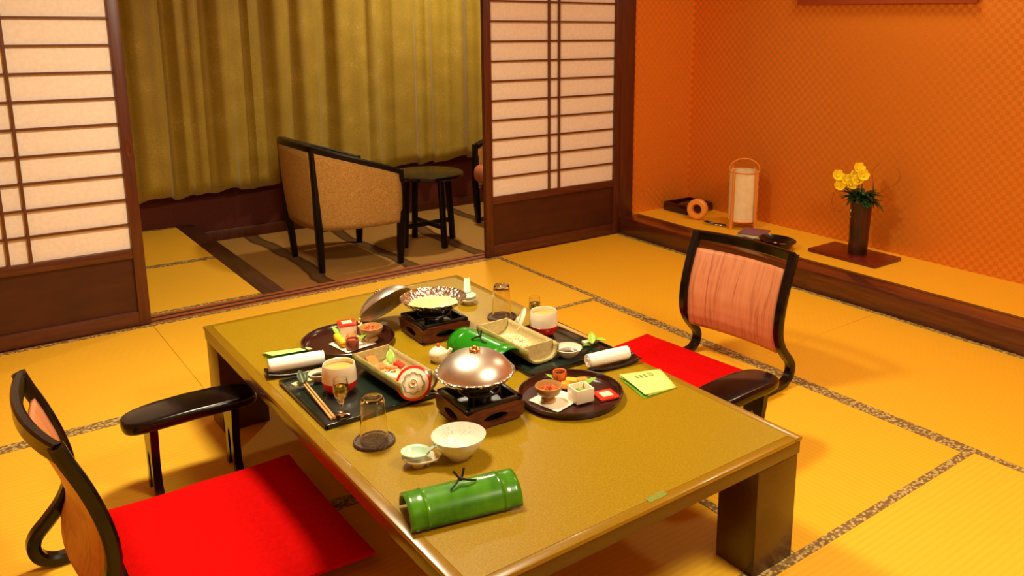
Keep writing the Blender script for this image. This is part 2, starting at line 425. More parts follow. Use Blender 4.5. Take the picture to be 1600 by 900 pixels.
def armrest(label, loc, rz):
    t = thing('armrest_stand', label, 'armrest', loc, rz)
    L_, wd = .365, .075
    out = []
    for i in range(28):
        an = 2*pi*i/28; cx = cos(an); sy = sin(an)
        ex = math.copysign(abs(cx)**.55, cx)*L_/2; ey = math.copysign(abs(sy)**.62, sy)*(wd-.004)
        out.append((ex, ey))
    b = G().prism(out, .212, .246, bev=.011)
    for v_ in b.bm.verts: v_.co.z -= .010*(v_.co.x/(L_/2))**2
    b.done('arm_pad', 'black', t, 60)
    P2 = [(-.044, 0), (-.046, .012), (-.036, .03), (-.032, .10), (-.040, .16), (-.044, .212), (.044, .212), (.040, .16), (.032, .10), (.036, .03), (.046, .012), (.044, 0), (.024, 0), (.020, .022), (.008, .038), (.010, .06), (.014, .085), (.010, .115), (0, .130), (-.010, .115), (-.014, .085), (-.010, .06), (-.008, .038), (-.020, .022), (-.024, 0)]
    for lx in (-.11, .11):
        Mx = Matrix.Translation((lx, 0, 0)) @ Matrix(((0, 0, 1, 0), (1, 0, 0, 0), (0, 1, 0, 0), (0, 0, 0, 1)))
        g = G().prism(P2, -.011, .011, Mx); bmesh.ops.triangulate(g.bm, faces=[f for f in g.bm.faces if len(f.verts) > 4]); g.done('leg', 'black', t, 30)
    return t
armrest('black lacquer armrest standing between the left floor chair and the far table leg', (-1.985, -1.470, 0), R(1))
armrest('black lacquer armrest beside the right floor chair, close to the table edge', (-.640, -2.362, 0), R(3))
zaisu('black lacquer floor chair at the left side of the low table, nearest the viewer', (-2.372, -1.915, 0), R(2.5), 0)
zaisu('black lacquer floor chair with pinkish back, between the low table and the alcove', (-.098, -1.905, 0), R(184.5), 0)
def cushion(label, loc, rz, sx=.5, sy=.60):
    def f(u, v):
        return 0
    b = G()
    n = 22
    def top(u, v, sgn):
        x = (-1+2*u); y = (-1+2*v)
        e = (1-abs(x)**5)*(1-abs(y)**5); e = max(e, 0)**.5
        px = x*sx/2*(1-.03*(1-y*y)); py = y*sy/2*(1-.03*(1-x*x))
        z = .030+sgn*(.004+.024*e)
        if sgn > 0: z += .005*sin(5*x+2*y)*e + .006*(1-y*y)*x
        return (px, py, z)
    b.grid(lambda u, v: top(u, v, 1), n, n); b.grid(lambda u, v: top(u, v, -1), n, n)
    bmesh.ops.remove_doubles(b.bm, verts=b.bm.verts[:], dist=.0001)
    # side skirt
    rim = []
    for k in range(n-1): rim.append((0, k/(n-1)))
    def skirt(u, v):
        a = u*4; i = int(a) % 4; q = a-int(a)
        p = [(q, 0), (1, q), (1-q, 1), (0, 1-q)][i]
        A = top(p[0], p[1], 1); B = top(p[0], p[1], -1)
        return (A[0]+(B[0]-A[0])*v, A[1], A[2]+(B[2]-A[2])*v)
    b.grid(skirt, 80, 2, wrapu=True)
    o = b.done('floor_cushion', 'red', None, 60, loc=loc, rot=(0, 0, rz)); return tag(o, label, 'cushion')
cushion('red floor cushion on the left floor chair', (-2.005, -1.90, .022), 0)
cushion('red floor cushion on the right floor chair, partly behind the table edge', (-.445, -1.86, .022), R(184.5), .50, .64)

# ================================================================ VERANDA FURNITURE
MT['uphol'] = noisy('speckled_upholstery', (204, 160, 84), (168, 120, 50), 150, .85, bump=.1)
MT['seatpink'] = plain('seat_velvet', (190, 104, 66), .8)
def armchair(label, loc, rz):
    t = thing('armchair', label, 'chair', loc, rz, None)
    # plan path from the left arm front, round the back, to the right arm front; local +x forward
    pl = smooth([(.235, -.305, 0), (.08, -.315, 0), (-.10, -.29, 0), (-.215, -.24, 0), (-.235, -.215, 0), (-.255, -.10, 0), (-.26, 0, 0), (-.255, .10, 0), (-.235, .215, 0), (-.215, .24, 0), (-.10, .29, 0), (.08, .315, 0), (.235, .305, 0)], 3)
    def zt(x): return .572+(.235-x)*.36
    def lean(p, k):
        back = max(0, min(1, (.1-p.x)/.3)); return Vector((p.x-.034*k*back, p.y*(1+.04*k*back), 0))
    n = len(pl)
    def f(u, v):
        p = pl[min(int(round(u*(n-1))), n-1)]; q = lean(p, v)
        z0 = .262-.0*p.x; z = z0+(zt(p.x)-.018-z0)*v
        s_ = 1+.035*sin(pi*v)*.6
        return (q.x*s_, q.y*s_, z)
    G().grid(f, n, 12).done('upholstered_shell', 'uphol', t, 80, solid=.045, offset=0)
    G().tube([Vector((lean(p, 1).x, lean(p, 1).y, zt(p.x))) for p in pl], 1, flat=(.052, .034), up=(0, 0, 1)).done('top_rail', 'blackwood', t)
    for s_ in (-1, 1):
        x, y = -.232, s_*.232
        G().tube([(x-.038, y*1.10, zt(x)-.01), (x-.030, y*1.12, .5), (x-.018, y*1.08, .26), (x-.008, y*1.0, .13), (x, y*.95, 0)], [.8, .85, 1.1, 1, .85], flat=(.038, .040), up=(0, 1, 0)).done('leg', 'blackwood', t)
        G().tube([(.242, s_*.308, zt(.235)+.012), (.242, s_*.31, .28), (.236, s_*.307, .12), (.23, s_*.302, 0)], [1, 1.05, 1.0, .75], flat=(.044, .044), up=(0, 1, 0)).done('leg', 'blackwood', t)
    G().box((.03, 0, .385), (.56, .52, .13), bev=.05, seg=4).done('seat_cushion', 'seatpink', t, 60)
    G().box((.0, 0, .275), (.46, .50, .05), bev=.006).done('seat_frame', 'blackwood', t)
    return t
armchair('cream upholstered armchair seen from behind on the veranda carpet', (-.515, .935, -.13), 0)
armchair('second armchair mostly hidden behind the right paper door', (.875, .935, -.13), pi)
rt = thing('round_table', 'small round dark wood table beside the cream armchair', 'table', (.085, .95, -.13))
G().lathe([(0, .482), (.228, .482), (.235, .478), (.235, .460), (.228, .454), (0, .454)], 48).done('tabletop', 'black', rt)
for k in range(4):
    a = k*pi/2+R(4)
    G().tube([(.155*cos(a), .155*sin(a), .45), (.185*cos(a), .185*sin(a), 0)], 1, flat=(.036, .036), up=(cos(a), sin(a), 0)).done('leg', 'blackwood', rt)
for k in range(2):
    a = k*pi/2+R(4)
    G().tube([(-.17*cos(a), -.17*sin(a), .135), (.17*cos(a), .17*sin(a), .135)], 1, flat=(.022, .03), up=(0, 0, 1)).done('stretcher', 'blackwood', rt)

# ================================================================ THE MEAL
MT['glaze'] = plain('cream_glaze', (246, 232, 204), .18, coat=.5)
MT['redglaze'] = plain('red_glaze', (214, 26, 12), .25, coat=.5)
MT['broth'] = plain('egg_broth', (206, 178, 96), .12, coat=.3)
MT['board'] = plain('dark_green_lacquer_board', (22, 36, 30), .24, coat=.35)
MT['boardrim'] = plain('black_green_rim', (12, 18, 18), .22, coat=.4)
MT['towel'] = noisy('white_towel', (252, 248, 240), (244, 238, 228), 220, .95, bump=.4)
MT['boat'] = plain('black_towel_tray', (22, 12, 10), .25, coat=.4)
MT['card'] = plain('pale_green_card', (226, 240, 130), .7)
MT['cardin'] = plain('green_card_inside', (120, 196, 36), .7)
MT['ink'] = plain('faded_ink', (120, 128, 60), .8)
MT['chop'] = wood('chopstick_wood', (226, 172, 100), (212, 154, 84), 'Y', rough=.5, coat=0)
MT['leaf'] = noisy('green_leaf', (86, 100, 52), (58, 74, 38), 30, .45)
MT['leafl'] = noisy('pale_green_leaf', (162, 196, 66), (130, 176, 48), 30, .45)
MT['pale'] = plain('pale_celadon', (206, 224, 170), .3, coat=.3)
MT['celadon'] = plain('celadon_glaze', (196, 226, 196), .15, coat=.5)
MT['goldin'] = noisy('gold_cream_glaze', (206, 190, 136), (190, 170, 112), 120, .3, coat=.3)
MT['goldout'] = noisy('olive_bamboo_glaze', (150, 142, 70), (120, 120, 56), 30, .25, coat=.5)
MT['bamboo'] = noisy('green_bamboo', (22, 104, 10), (84, 156, 22), 7, .24, (3, .8, 3), coat=.5, lo=.3, hi=.75)
MT['bamboo2'] = plain('bright_green_bamboo', (16, 128, 8), .25, coat=.4)
MT['cut'] = plain('bamboo_cut_end', (196, 178, 110), .6)
MT['twig'] = plain('black_twig', (24, 12, 10), .5)
MT['lacq'] = plain('maroon_lacquer', (44, 10, 8), .22, coat=.25)
MT['lacqin'] = plain('maroon_lacquer_inside', (52, 16, 12), .28, coat=.2)
MT['doily'] = plain('white_paper', (250, 242, 220), .8)
MT['stovew'] = noisy('burnt_brown_wood', (112, 48, 20), (70, 28, 12), 26, .45, (1, 1, 4), bump=.3)
MT['iron'] = plain('black_iron', (12, 10, 9), .3, coat=.2)
m = N('satin_aluminium', (222, 218, 208), .36, metal=1.0); MT['alu'] = m.m
m = N('hammered_foil_metal', (236, 230, 218), .2, metal=1.0); co = m.coord((1, 1, .25)); v = m.n('ShaderNodeTexVoronoi', Scale=85.0); m.l(co, v.inputs['Vector']); m.bump(v.outputs['Distance'], 1.0, .007); MT['foil'] = m.m
MT['brass'] = plain('brass_knob', (214, 160, 96), .25, metal=1.0)
MT['porc'] = noisy('speckled_porcelain', (244, 238, 224), (236, 230, 214), 60, .15, coat=.5)
MT['clear'] = glass('clear_glass')
MT['plum'] = glass('plum_liqueur', (226, 196, 120))
MT['coaster'] = noisy('dark_woven_coaster', (58, 36, 26), (104, 80, 62), 160, .7, bump=.6)
MT['salmon'] = noisy('salmon', (236, 110, 44), (246, 150, 80), 50, .3)
MT['orange'] = noisy('orange_relish', (186, 70, 16), (220, 110, 40), 120, .35, bump=.4)
MT['yellow'] = plain('yellow_egg', (244, 196, 24), .4)
MT['brown'] = noisy('brown_roll', (190, 100, 62), (150, 70, 40), 60, .5)
MT['white'] = plain('daikon', (246, 236, 190), .5)
MT['tan'] = plain('tan_ceramic', (190, 144, 82), .3, coat=.3)
MT['redlid'] = plain('red_lid_lacquer', (216, 50, 26), .3, coat=.3)
MT['pinkpaper'] = plain('pale_print', (248, 206, 176), .6)
MT['soy'] = plain('soy_sauce', (44, 18, 8), .08, coat=.6)

def board(label, x0, x1, y0, y1):
    t = thing('serving_board', label, 'tray', ((x0+x1)/2, (y0+y1)/2, H), 0)
    sx, sy = x1-x0, y1-y0
    G().box((0, 0, .0055), (sx-.002, sy-.002, .009), bev=.002).done('panel', 'board', t)
    g = G()
    for s_ in (-1, 1):
        g.box((s_*(sx/2-.004), 0, .007), (.008, sy, .013), bev=.002)
        g.box((0, s_*(sy/2-.004), .007), (sx, .008, .013), bev=.002)
    g.done('rim', 'boardrim', t)
    return t
board('dark green rectangular serving board at the left side of the table', -1.805, -1.49, -2.053, -1.713)
board('dark green rectangular serving board at the right side of the table', -1.222, -.902, -2.117, -1.775)
HB = H+.0105
def cup(label, loc, group=None):
    t = thing('steaming_cup', label, 'cup', loc, 0)
    o = [(0, .0), (.028, .0), (.034, .004), (.045, .022), (.0465, .034)]
    G().lathe([(0, 0), (.028, 0), (.034, .003), (.0445, .018), (.0468, .034), (.0462, .0345), (.0455, .0345), (.03, .02), (0, .012)], 40).done('red_base', 'redglaze', t)
    G().lathe([(.0463, .0343), (.0455, .055), (.0425, .078), (.0415, .080), (.0395, .079), (.0415, .055), (.0420, .040), (.0455, .0345)], 40).done('body', 'glaze', t)
    return t
def fluid(name, label, cat, loc, r, mat):
    o = G().lathe([(0, .0008), (r*.96, .0008), (r, 0), (r*.95, -.002), (0, -.002)], 36).done(name, mat, None, loc=loc); return tag(o, label, cat, kind='stuff')
cup('cream cup with red base on the left serving board', (-1.694, -1.876, HB))
fluid('steamed_custard', 'pale custard filling the cup on the left serving board', 'food', (-1.694, -1.876, HB+.066), .0405, 'broth')
cup('cream cup with red base on the right serving board', (-1.005, -1.868, HB))
fluid('steamed_custard', 'pale custard filling the cup on the right serving board', 'food', (-1.005, -1.868, HB+.066), .0405, 'broth')

def cup_lid(label, M_, loc, edge='redglaze'):
    t = thing('cup_lid', label, 'lid', loc); t.matrix_world = Matrix.Translation(loc) @ M_
    G().lathe([(.043, 0), (.0465, .002), (.046, .006), (.0405, .0085), (.0395, .0075), (.039, .004), (.041, .001)], 44).done('red_edge', edge, t)
    G().lathe([(0, .004), (.038, .003), (.0402, .0075), (.030, .0105), (.014, .0125), (0, .0125)], 44).done('dome', 'glaze', t)
    pts = []
    for i in range(96):
        a = 2*pi*i/96; r = .0240+.0045*abs(cos(4*a)); pts.append((r*cos(a), r*sin(a), .0122))
    G().tube(pts, .0010, 6, closed=True).done('scallop_line', plain('grey_glaze_line', (128, 140, 118), .4), t)
    G().lathe([(0, .012), (.011, .012), (.0115, .0165), (.010, .018), (.0085, .016), (.0, .0155)], 24).done('ring_knob', 'glaze', t)
    G().ball((0, 0, .0165), (.0045, .0045, .003)).done('knob_centre', 'tan', t)
    return t
def facing(n, up=(0, 0, 1)):
    z = Vector(n).normalized(); x = Vector(up).cross(z).normalized(); y = z.cross(x)
    return Matrix((x, y, z)).transposed().to_4x4()
cup_lid('round cream lid with red edge leaning on the end of the left bamboo dish', facing((-.45, -.80, .45)), (-1.556, -2.040, HB+.0425))
cup_lid('cream cup lid leaning against the cup on the right serving board', facing((-.80, .50, .40)), (-1.068, -1.832, HB+.0455), 'glaze')

def small_dish(label, loc, r, h, fl):
    t = thing('sauce_dish', label, 'dish', loc)
    G().lathe([(0, 0), (r*.5, 0), (r*.55, .003), (r*.8, h*.45), (r, h), (r*.96, h+.001), (r*.9, h*.8), (r*.7, h*.42), (r*.45, .006), (0, .005)], 36).done('bowl', 'glaze', t)
    return t
small_dish('small cream sauce dish behind the cup on the left serving board', (-1.712, -1.775, HB), .030, .022, 0)
fluid('soy_sauce', 'dark soy sauce in the dish behind the left cup', 'sauce', (-1.712, -1.775, HB+.014), .022, 'soy')
small_dish('small cream sauce dish on the right serving board before the green leaf', (-1.052, -2.058, HB), .043, .027, 0)
fluid('soy_sauce', 'dark soy sauce in the dish on the right serving board', 'sauce', (-1.052, -2.058, HB+.014), .030, 'soy')

# chopsticks, rests, leaves
def stick(label, a, b):
    a = Vector(a); b = Vector(b)
    o = G().tube([a+(b-a)*k/4 for k in range(5)], [1, .95, .85, .7, .5], flat=(.0062, .0062)).done('chopstick', 'chop'); return tag(o, label, 'chopstick')
zc = HB+.0105
stick('left one of the pair of wooden chopsticks on the left serving board', (-1.7805, -2.030, HB+.0045), (-1.7655, -1.765, HB+.0165))
stick('right one of the pair of wooden chopsticks on the left serving board', (-1.7725, -2.030, HB+.0045), (-1.7580, -1.765, HB+.0165))
stick('chopstick of the right serving board lying nearest the board edge', (-.921, -1.79, HB+.0045), (-.930, -2.045, HB+.0155))
stick('chopstick of the right serving board lying second from the board edge', (-.929, -1.79, HB+.0045), (-.938, -2.045, HB+.0155))
def rest(label, loc, rz, mat):
    g = G(); g.box((0, 0, .005), (.062, .020, .010), bev=.003, seg=3)
    for v in g.bm.verts:
        v.co.z *= 1+.5*abs(v.co.x)/.031*0; v.co.z += .006*(v.co.x/.031)**2
    o = g.done('chopstick_rest', mat, None, 50, loc=loc, rot=(0, 0, rz)); return tag(o, label, 'chopstick rest')
rest('pale green chopstick rest on the left serving board', (-1.762, -1.785, HB), R(8), 'pale')
rest('pale green chopstick rest on the right serving board', (-.938, -2.03, HB), R(-8), 'pale')
def leafmesh(g, base, tip, wd, lift=.0, fold=.3):
    base = Vector(base); tip = Vector(tip); d = tip-base; L_ = d.length; d.normalize(); s_ = d.cross(Vector((0, 0, 1)))
    if s_.length < .01: s_ = Vector((1, 0, 0))
    s_.normalize(); n_ = s_.cross(d)
    def f(u, v):
        k = (-1+2*v); wv_ = wd/2*sin(pi*min(.999, u**.8*.96+.02))
        return base+d*L_*u+s_*k*wv_+n_*(abs(k)*wv_*fold+lift*sin(pi*u))
    g.grid(f, 9, 5)
def leaf(name, label, base, tip, wd, mat, **kw):
    g = G(); leafmesh(g, base, tip, wd, **kw); return tag(g.done(name, mat, None, 80, solid=.0012), label, 'leaf')
g = G(); leafmesh(g, (-1.770, -1.81, HB+.016), (-1.764, -1.765, HB+.040), .024, fold=.7); leafmesh(g, (-1.762, -1.80, HB+.016), (-1.748, -1.775, HB+.034), .016, fold=.5)
tag(g.done('folded_leaf', 'leaf', None, 80, solid=.0012), 'dark folded leaf holding the chopsticks on the left serving board', 'leaf')
g = G(); leafmesh(g, (-.955, -2.055, HB+.012), (-.930, -2.02, HB+.036), .024, fold=.6); leafmesh(g, (-.94, -2.035, HB+.016), (-.910, -2.075, HB+.020), .022, fold=.5); leafmesh(g, (-.955, -2.05, HB+.006), (-1.00, -2.065, HB+.022), .014)
tag(g.done('folded_leaf', 'leafl', None, 80, solid=.0012), 'pale green folded leaf on the right serving board beside the rolled towel', 'leaf')

# towels on narrow trays
def towel(label, tl, a, b, r, ta, tb_):
    a = Vector(a); b = Vector(b); d = (b-a).normalized()
    ang = math.atan2(d.y, d.x)
    c = (a+b)/2; L_ = (b-a).length
    t = thing('towel_tray', tl, 'tray', (c.x+ta, c.y+tb_, H), ang)
    g = G()
    def f(u, v):
        x = (-1+2*u)*(L_/2+.014); y = (-1+2*v)*.030*(1-.25*abs(-1+2*u)**3)
        return (x, y, .0035+.010*abs(-1+2*u)**2.5+.006*abs(-1+2*v)**4)
    g.grid(f, 24, 10); g.done('dish', 'boat', t, 60, solid=.004, offset=1)
    g = G(); n = 110
    prof = []
    for i in range(n):
        th = 2*pi*3.2*i/(n-1); rad = r*(.18+.80*i/(n-1))
        prof.append((rad*cos(th)*1.08, rad*sin(th)*.92))
    out = []
    off = math.atan2(prof[-1][1], prof[-1][0])
    g.lathe([(0, -L_/2+.004), (r*.5, -L_/2+.002), (r*.88, -L_/2+.002), (r, -L_/2+.010), (r*1.03, 0), (r, L_/2-.010), (r*.88, L_/2-.002), (r*.5, L_/2-.002), (0, L_/2-.004)], 28, Matrix.Rotation(pi/2, 4, 'Y') @ Matrix.Diagonal((.9, 1.12, 1, 1)))
    for e in (-1, 1):   # the spiral of the rolled ends
        g.tube([(e*(L_/2-.0015), y, z) for z, y in [(p[0]*.86, p[1]*.98) for p in prof]], .0016, 5)
    g.tube([(-L_/2+.006+k*(L_-.012)/10, r*.66, -r*.62) for k in range(11)], .0025, 6)
    o = g.done('rolled_towel', 'towel', None, 60, loc=(c.x, c.y, H+.0105+r*.93), rot=(0, 0, ang)); tag(o, label, 'towel')
towel('rolled white towel on the left beside the pale green card', 'black narrow tray under the left rolled towel', (-1.808, -1.640, 0), (-1.656, -1.668, 0), .0215, .004, -.006)
towel('rolled white towel at the right edge of the table', 'black narrow tray under the right rolled towel', (-1.062, -2.165, 0), (-.922, -2.183, 0), .0215, .018, -.006)

# cards
def card(label, pts, lift, flip):
    # pts: near-left, near-right, far-right, far-left on the table ; folded at far/near edge
    t = thing('menu_card', label, 'card', (pts[0][0], pts[0][1], H)); P = [Vector((p[0]-pts[0][0], p[1]-pts[0][1], .0008)) for p in pts]
    def sheet(a, b, c, d, nm, mat):
        g = G(); g.grid(lambda u, v: (a*(1-u)+b*u)*(1-v)+(d*(1-u)+c*u)*v+Vector((0, 0, .0015*sin(pi*v))), 6, 6); return g.done(nm, mat, t, 60, solid=.0007)
    up = Vector((0, 0, lift))
    sheet(P[0], P[1], P[2], P[3], 'back_leaf', 'cardin')
    return t, P, sheet, up
# right card: folded leaf, open to the left side, printed strokes on its top leaf
t, P, sh, up = card('pale green folded menu card beside the right round tray', [(-1.055, -2.402), (-.937, -2.407), (-.886, -2.287), (-1.022, -2.262)], .012, 0)
A, B, C_, D = P[0]+Vector((.004, 0, .010)), P[1]+Vector((0, 0, .002)), P[2]+Vector((0, 0, .002)), P[3]+Vector((0, 0, .012))
sh(A, B, C_, D, 'front_leaf', 'card')
sh(P[0]*.5+A*.5+Vector((.012, -.002, 0)), B, C_, P[3]*.5+D*.5, 'middle_leaf', 'card')
def on(u, v, dz=.0022): return (A*(1-u)+B*u)*(1-v)+(D*(1-u)+C_*u)*v+Vector((0, 0, .0015*sin(pi*v)+dz))
def stroke(gm, x0, y0, x1, y1, w_=.0009): gm.tube([on(x0, y0), on((x0+x1)/2, (y0+y1)/2), on(x1, y1)], w_, 4)
g = G()
for k, cx_ in enumerate((.27, .38, .49)):
    stroke(g, cx_-.025, .78, cx_+.03, .78); stroke(g, cx_-.02, .72, cx_+.025, .72); stroke(g, cx_, .82, cx_-.005, .66); stroke(g, cx_+.02, .75, cx_+.03, .66); 
for k in range(9): stroke(g, .34+.035*k, .46+.006*k, .355+.035*k, .46+.006*k, .0006)
g.done('print', 'ink', t)
g = G(); g.grid(lambda u, v: on(.60+.11*u, .70+.17*v, .0016), 3, 3); g.done('printed_stamp', noisy('stamp_print', (196, 204, 110), (160, 166, 90), 300, .8), t, solid=.0004)
# left card
t, P, sh, up = card('pale green folded menu card behind the left rolled towel', [(-1.768, -1.575), (-1.655, -1.588), (-1.652, -1.507), (-1.772, -1.472)], 0, 0)
A, B, C_, D = P[0]*.68+P[3]*.32+Vector((.004, 0, .018)), P[1]*.68+P[2]*.32+Vector((.004, 0, .018)), P[2]+Vector((.004, .004, .004)), P[3]+Vector((0, .006, .004))
sh(A, B, C_, D, 'front_leaf', 'card')
g = G()
for k in range(7): stroke(g, .3+.06*k, .35, .33+.06*k, .42, .0008)
g.done('print', 'ink', t)

# stemmed glasses with drink
def stem(label, loc):
    t = thing('stemmed_glass', label, 'glass', loc)
    G().lathe([(0, 0), (.024, 0), (.0245, .0012), (.018, .0025), (.006, .006), (.0035, .012), (.0032, .026), (.006, .034), (.0155, .050), (.0195, .066), (.019, .084), (.0172, .100), (.0165, .1003), (.0160, .100), (.0175, .084), (.0180, .066), (.014, .052), (.004, .038), (0, .037)], 32).done('glass_body', 'clear', t)
    return t
def drink(label, loc):
    o = G().lathe([(0, .0385), (.0035, .0385), (.0136, .0525), (.0176, .066), (.0173, .080), (0, .080)], 28).done('plum_drink', 'plum', None, loc=loc); tag(o, label, 'drink', kind='stuff')
    o = G().ball((loc[0], loc[1], loc[2]+.072), (.009, .009, .009), 3).done('green_plum', plain('plum_skin', (150, 160, 50), .3)); tag(o, label.replace('plum drink', 'green plum').replace('filling', 'floating in'), 'fruit')
stem('stemmed glass on the left serving board in front of the cup', (-1.748, -2.018, HB)); drink('amber plum drink filling the stemmed glass on the left serving board', (-1.748, -2.018, HB))
stem('stemmed glass behind the cup on the right serving board', (-.985, -1.79, HB)); drink('amber plum drink filling the stemmed glass on the right serving board', (-.985, -1.79, HB))

def tumbler(label, cl, loc):
    t = thing('coaster', cl, 'coaster', loc)
    G().lathe([(0, 0), (.046, 0), (.050, .002), (.050, .005), (.045, .0065), (0, .0060)], 48).done('woven_disc', 'coaster', t)
    pts = []
    G().tube([(.0465*cos(2*pi*i/60), .0465*sin(2*pi*i/60), .0062+.0009*(i % 2)) for i in range(60)], .003, 6, closed=True).done('braided_edge', 'coaster', t)
    o = G().lathe([(.0325, 0), (.0335, .001), (.0330, .02), (.0285, .09), (.0275, .104), (.024, .112), (.015, .114), (.007, .1125), (0, .112), (0, .106), (.012, .105), (.0225, .1045), (.0258, .100), (.0270, .09), (.0315, .02), (.0318, .001), (.0325, 0)], 40).done('tumbler', 'clear', None, loc=(loc[0], loc[1], loc[2]+.0066)); tag(o, label, 'glass')
tumbler('upside-down clear tumbler on the coaster near the left front of the table', 'dark woven coaster under the tumbler beside the left serving board', (-1.735, -2.180, H))
tumbler('upside-down clear tumbler on the far right coaster', 'dark woven coaster near the far right end of the table', (-1.015, -1.636, H))

# serving bowl
bw = thing('porcelain_bowl', 'white speckled porcelain bowl in front of the near stove', 'bowl', (-1.607, -2.363, H))
G().lathe([(0, .003), (.020, .003), (.022, 0), (.026, 0), (.028, .006), (.045, .020), (.058, .040), (.0635, .056), (.0620, .0568), (.0600, .054), (.053, .040), (.040, .021), (.024, .010), (0, .008)], 56).done('body', 'porc', bw)
g = G()
for i in range(70):
    a = random.uniform(R(20), R(120)); z = random.uniform(.026, .050); r = .0425+(z-.023)*.58
    g.ball((r*cos(a), r*sin(a), z), random.uniform(.0005, .0011), 1)
g.done('blue_speckles', plain('grey_blue_speckle', (150, 160, 160), .4), bw)

def spoonset(label, sl_, loc, rz, hl=.024, hu=.020):
    t = thing('spoon_rest', label, 'spoon rest', loc, rz)
    g = G()
    def f(u, v):
        a = 2*pi*u; r = v
        x = (.038+.012*max(0, cos(a))**6)*cos(a)*r; y = .034*sin(a)*r
        return (x, y, .006+.016*r**3)
    g.grid(f, 32, 8, wrapu=True); g.lathe([(0, 0), (.015, 0), (.016, .008), (0, .009)], 24)
    g.done('rest_body', 'glaze', t, 60, solid=.002)
    s = thing('ceramic_spoon', sl_, 'spoon', (loc[0], loc[1], loc[2]+.012), rz)
    g = G()
    def f2(u, v):
        a = 2*pi*u
        x = -.006+.034*cos(a)*v; y = .030*sin(a)*v
        return (x, y, .003+.020*v**2.4)
    g.grid(f2, 32, 8, wrapu=True)
    g.done('spoon_bowl', 'celadon', s, 60, solid=.0018)
    g = G()
    def f3(u, v):
        k = -1+2*v
        return (.022+hl*u, k*(.013-.003*u), .020+hu*u+.004*k*k)
    g.grid(f3, 10, 7); g.done('handle', 'celadon', s, 60, solid=.0022)
spoonset('cream spoon rest between the tumbler and the near bamboo lid', 'pale celadon spoon lying on the spoon rest near the front', (-1.700, -2.340, H), R(-45))
spoonset('cream spoon rest at the far end of the table beside the open pot', 'pale celadon spoon on the far spoon rest with its handle raised', (-1.030, -1.435, H), R(62), .030, .045)

# half bamboo lids
def halfbamboo(label, M_, L_, r, mat, bow=True):
    t = thing('half_bamboo', label, 'lid'); t.matrix_world = M_
    def arch(rad, hh, th):   # half pipe section
        a = th
        return (-rad*cos(a), hh*math.sin(a)**.8)
    g = G(); wid, hh = r, r*.98
    xs = [-L_/2, -L_/2+.032, -L_/2+.036, -L_/2+.040, -L_/2+.046, L_/2-.046, L_/2-.040, L_/2-.036, L_/2-.032, L_/2]
    bump_ = [0, 0, .002, 0, 0, 0, 0, .002, 0, 0]
    def f(u, v):
        k = u*(len(xs)-1); i = min(int(k), len(xs)-2); q = k-i
        x = xs[i]*(1-q)+xs[i+1]*q; b_ = bump_[i]*(1-q)+bump_[i+1]*q
        y, z = arch(wid+b_, hh+b_, pi*(.02+.96*v)); return (x, y, z)
    g.grid(f, 9*3+1, 24); g.done('shell', mat, t, 50, solid=.005, offset=-1)
    if bow:
        g = G(); z = hh+.003
        g.tube(smooth([(-.026, -.016, z-.002), (-.012, -.008, z+.005), (0, 0, z+.008), (.014, -.006, z+.006), (.032, -.004, z)]), .0024, 6)
        g.tube([(0, 0, z+.006), (-.008, .003, z+.018), (-.014, .006, z+.026)], .0025, 6); g.tube([(.001, 0, z+.006), (.006, .002, z+.019), (.009, .004, z+.030)], .0025, 6)
        g.ball((0, 0, z+.009), .0055, 2)
        g.done('twig_tie', 'twig', t)
    return t
d1 = Vector((-1.615+1.827, -2.639+2.590, 0)); an = math.atan2(d1.y, d1.x)
halfbamboo('large green half-bamboo lid with black twig tie at the near end of the table', Matrix.Translation((-1.712, -2.552, H+.001)) @ Matrix.Rotation(R(-13.5), 4, 'Z'), .236, .056, 'bamboo')
halfbamboo('green half-bamboo lid propped against the right bamboo dish', Matrix.Translation((-1.252, -1.905, H+.014)) @ Matrix.Rotation(R(-84), 4, 'Z') @ Matrix.Rotation(R(14), 4, 'X'), .235, .054, 'bamboo2')

# bamboo shaped dishes
def longdish(label, loc, rz, L_=.275):
    t = thing('bamboo_dish', label, 'dish', loc, rz)
    wd = .056
    def sec(v):  # outer U section
        a = pi*v; return (-wd*cos(a)*(1.0), .052-.048*math.sin(a)**.55)
    def f(u, v):
        y, z = sec(v); return ((-1+2*u)*L_/2, y, z)
    g = G(); g.grid(f, 12, 26); o = g.done('shell', 'goldout', t, 50, solid=.004, offset=0)
    def f2(u, v):
        y, z = sec(v); return ((-1+2*u)*(L_/2-.002), y*.935, z+.0035 if 0.03 < v < .97 else z+.001)
    G().grid(f2, 12, 26).done('lining', 'goldin', t, 50, solid=.001)
    for e, xx in ((-1, -L_/2+.012), (1, L_/2-.026)):
        pts = [(sec(k/14)[0]*.93, sec(k/14)[1]+.003) for k in range(15)]
        g = G(); g.prism([(p[0], p[1]) for p in pts], -.002, .002, Matrix.Translation((xx, 0, 0)) @ Matrix(((0, 0, 1, 0), (1, 0, 0, 0), (0, 1, 0, 0), (0, 0, 0, 1))))
        g.done('end_wall', 'goldin', t)
    return t
longdish('bamboo-shaped dish of raw fish at the left serving board', (-1.547, -1.905, HB), R(-87))
longdish('bamboo-shaped dish with shredded garnish at the right serving board', (-1.148, -1.925, HB), R(-89))
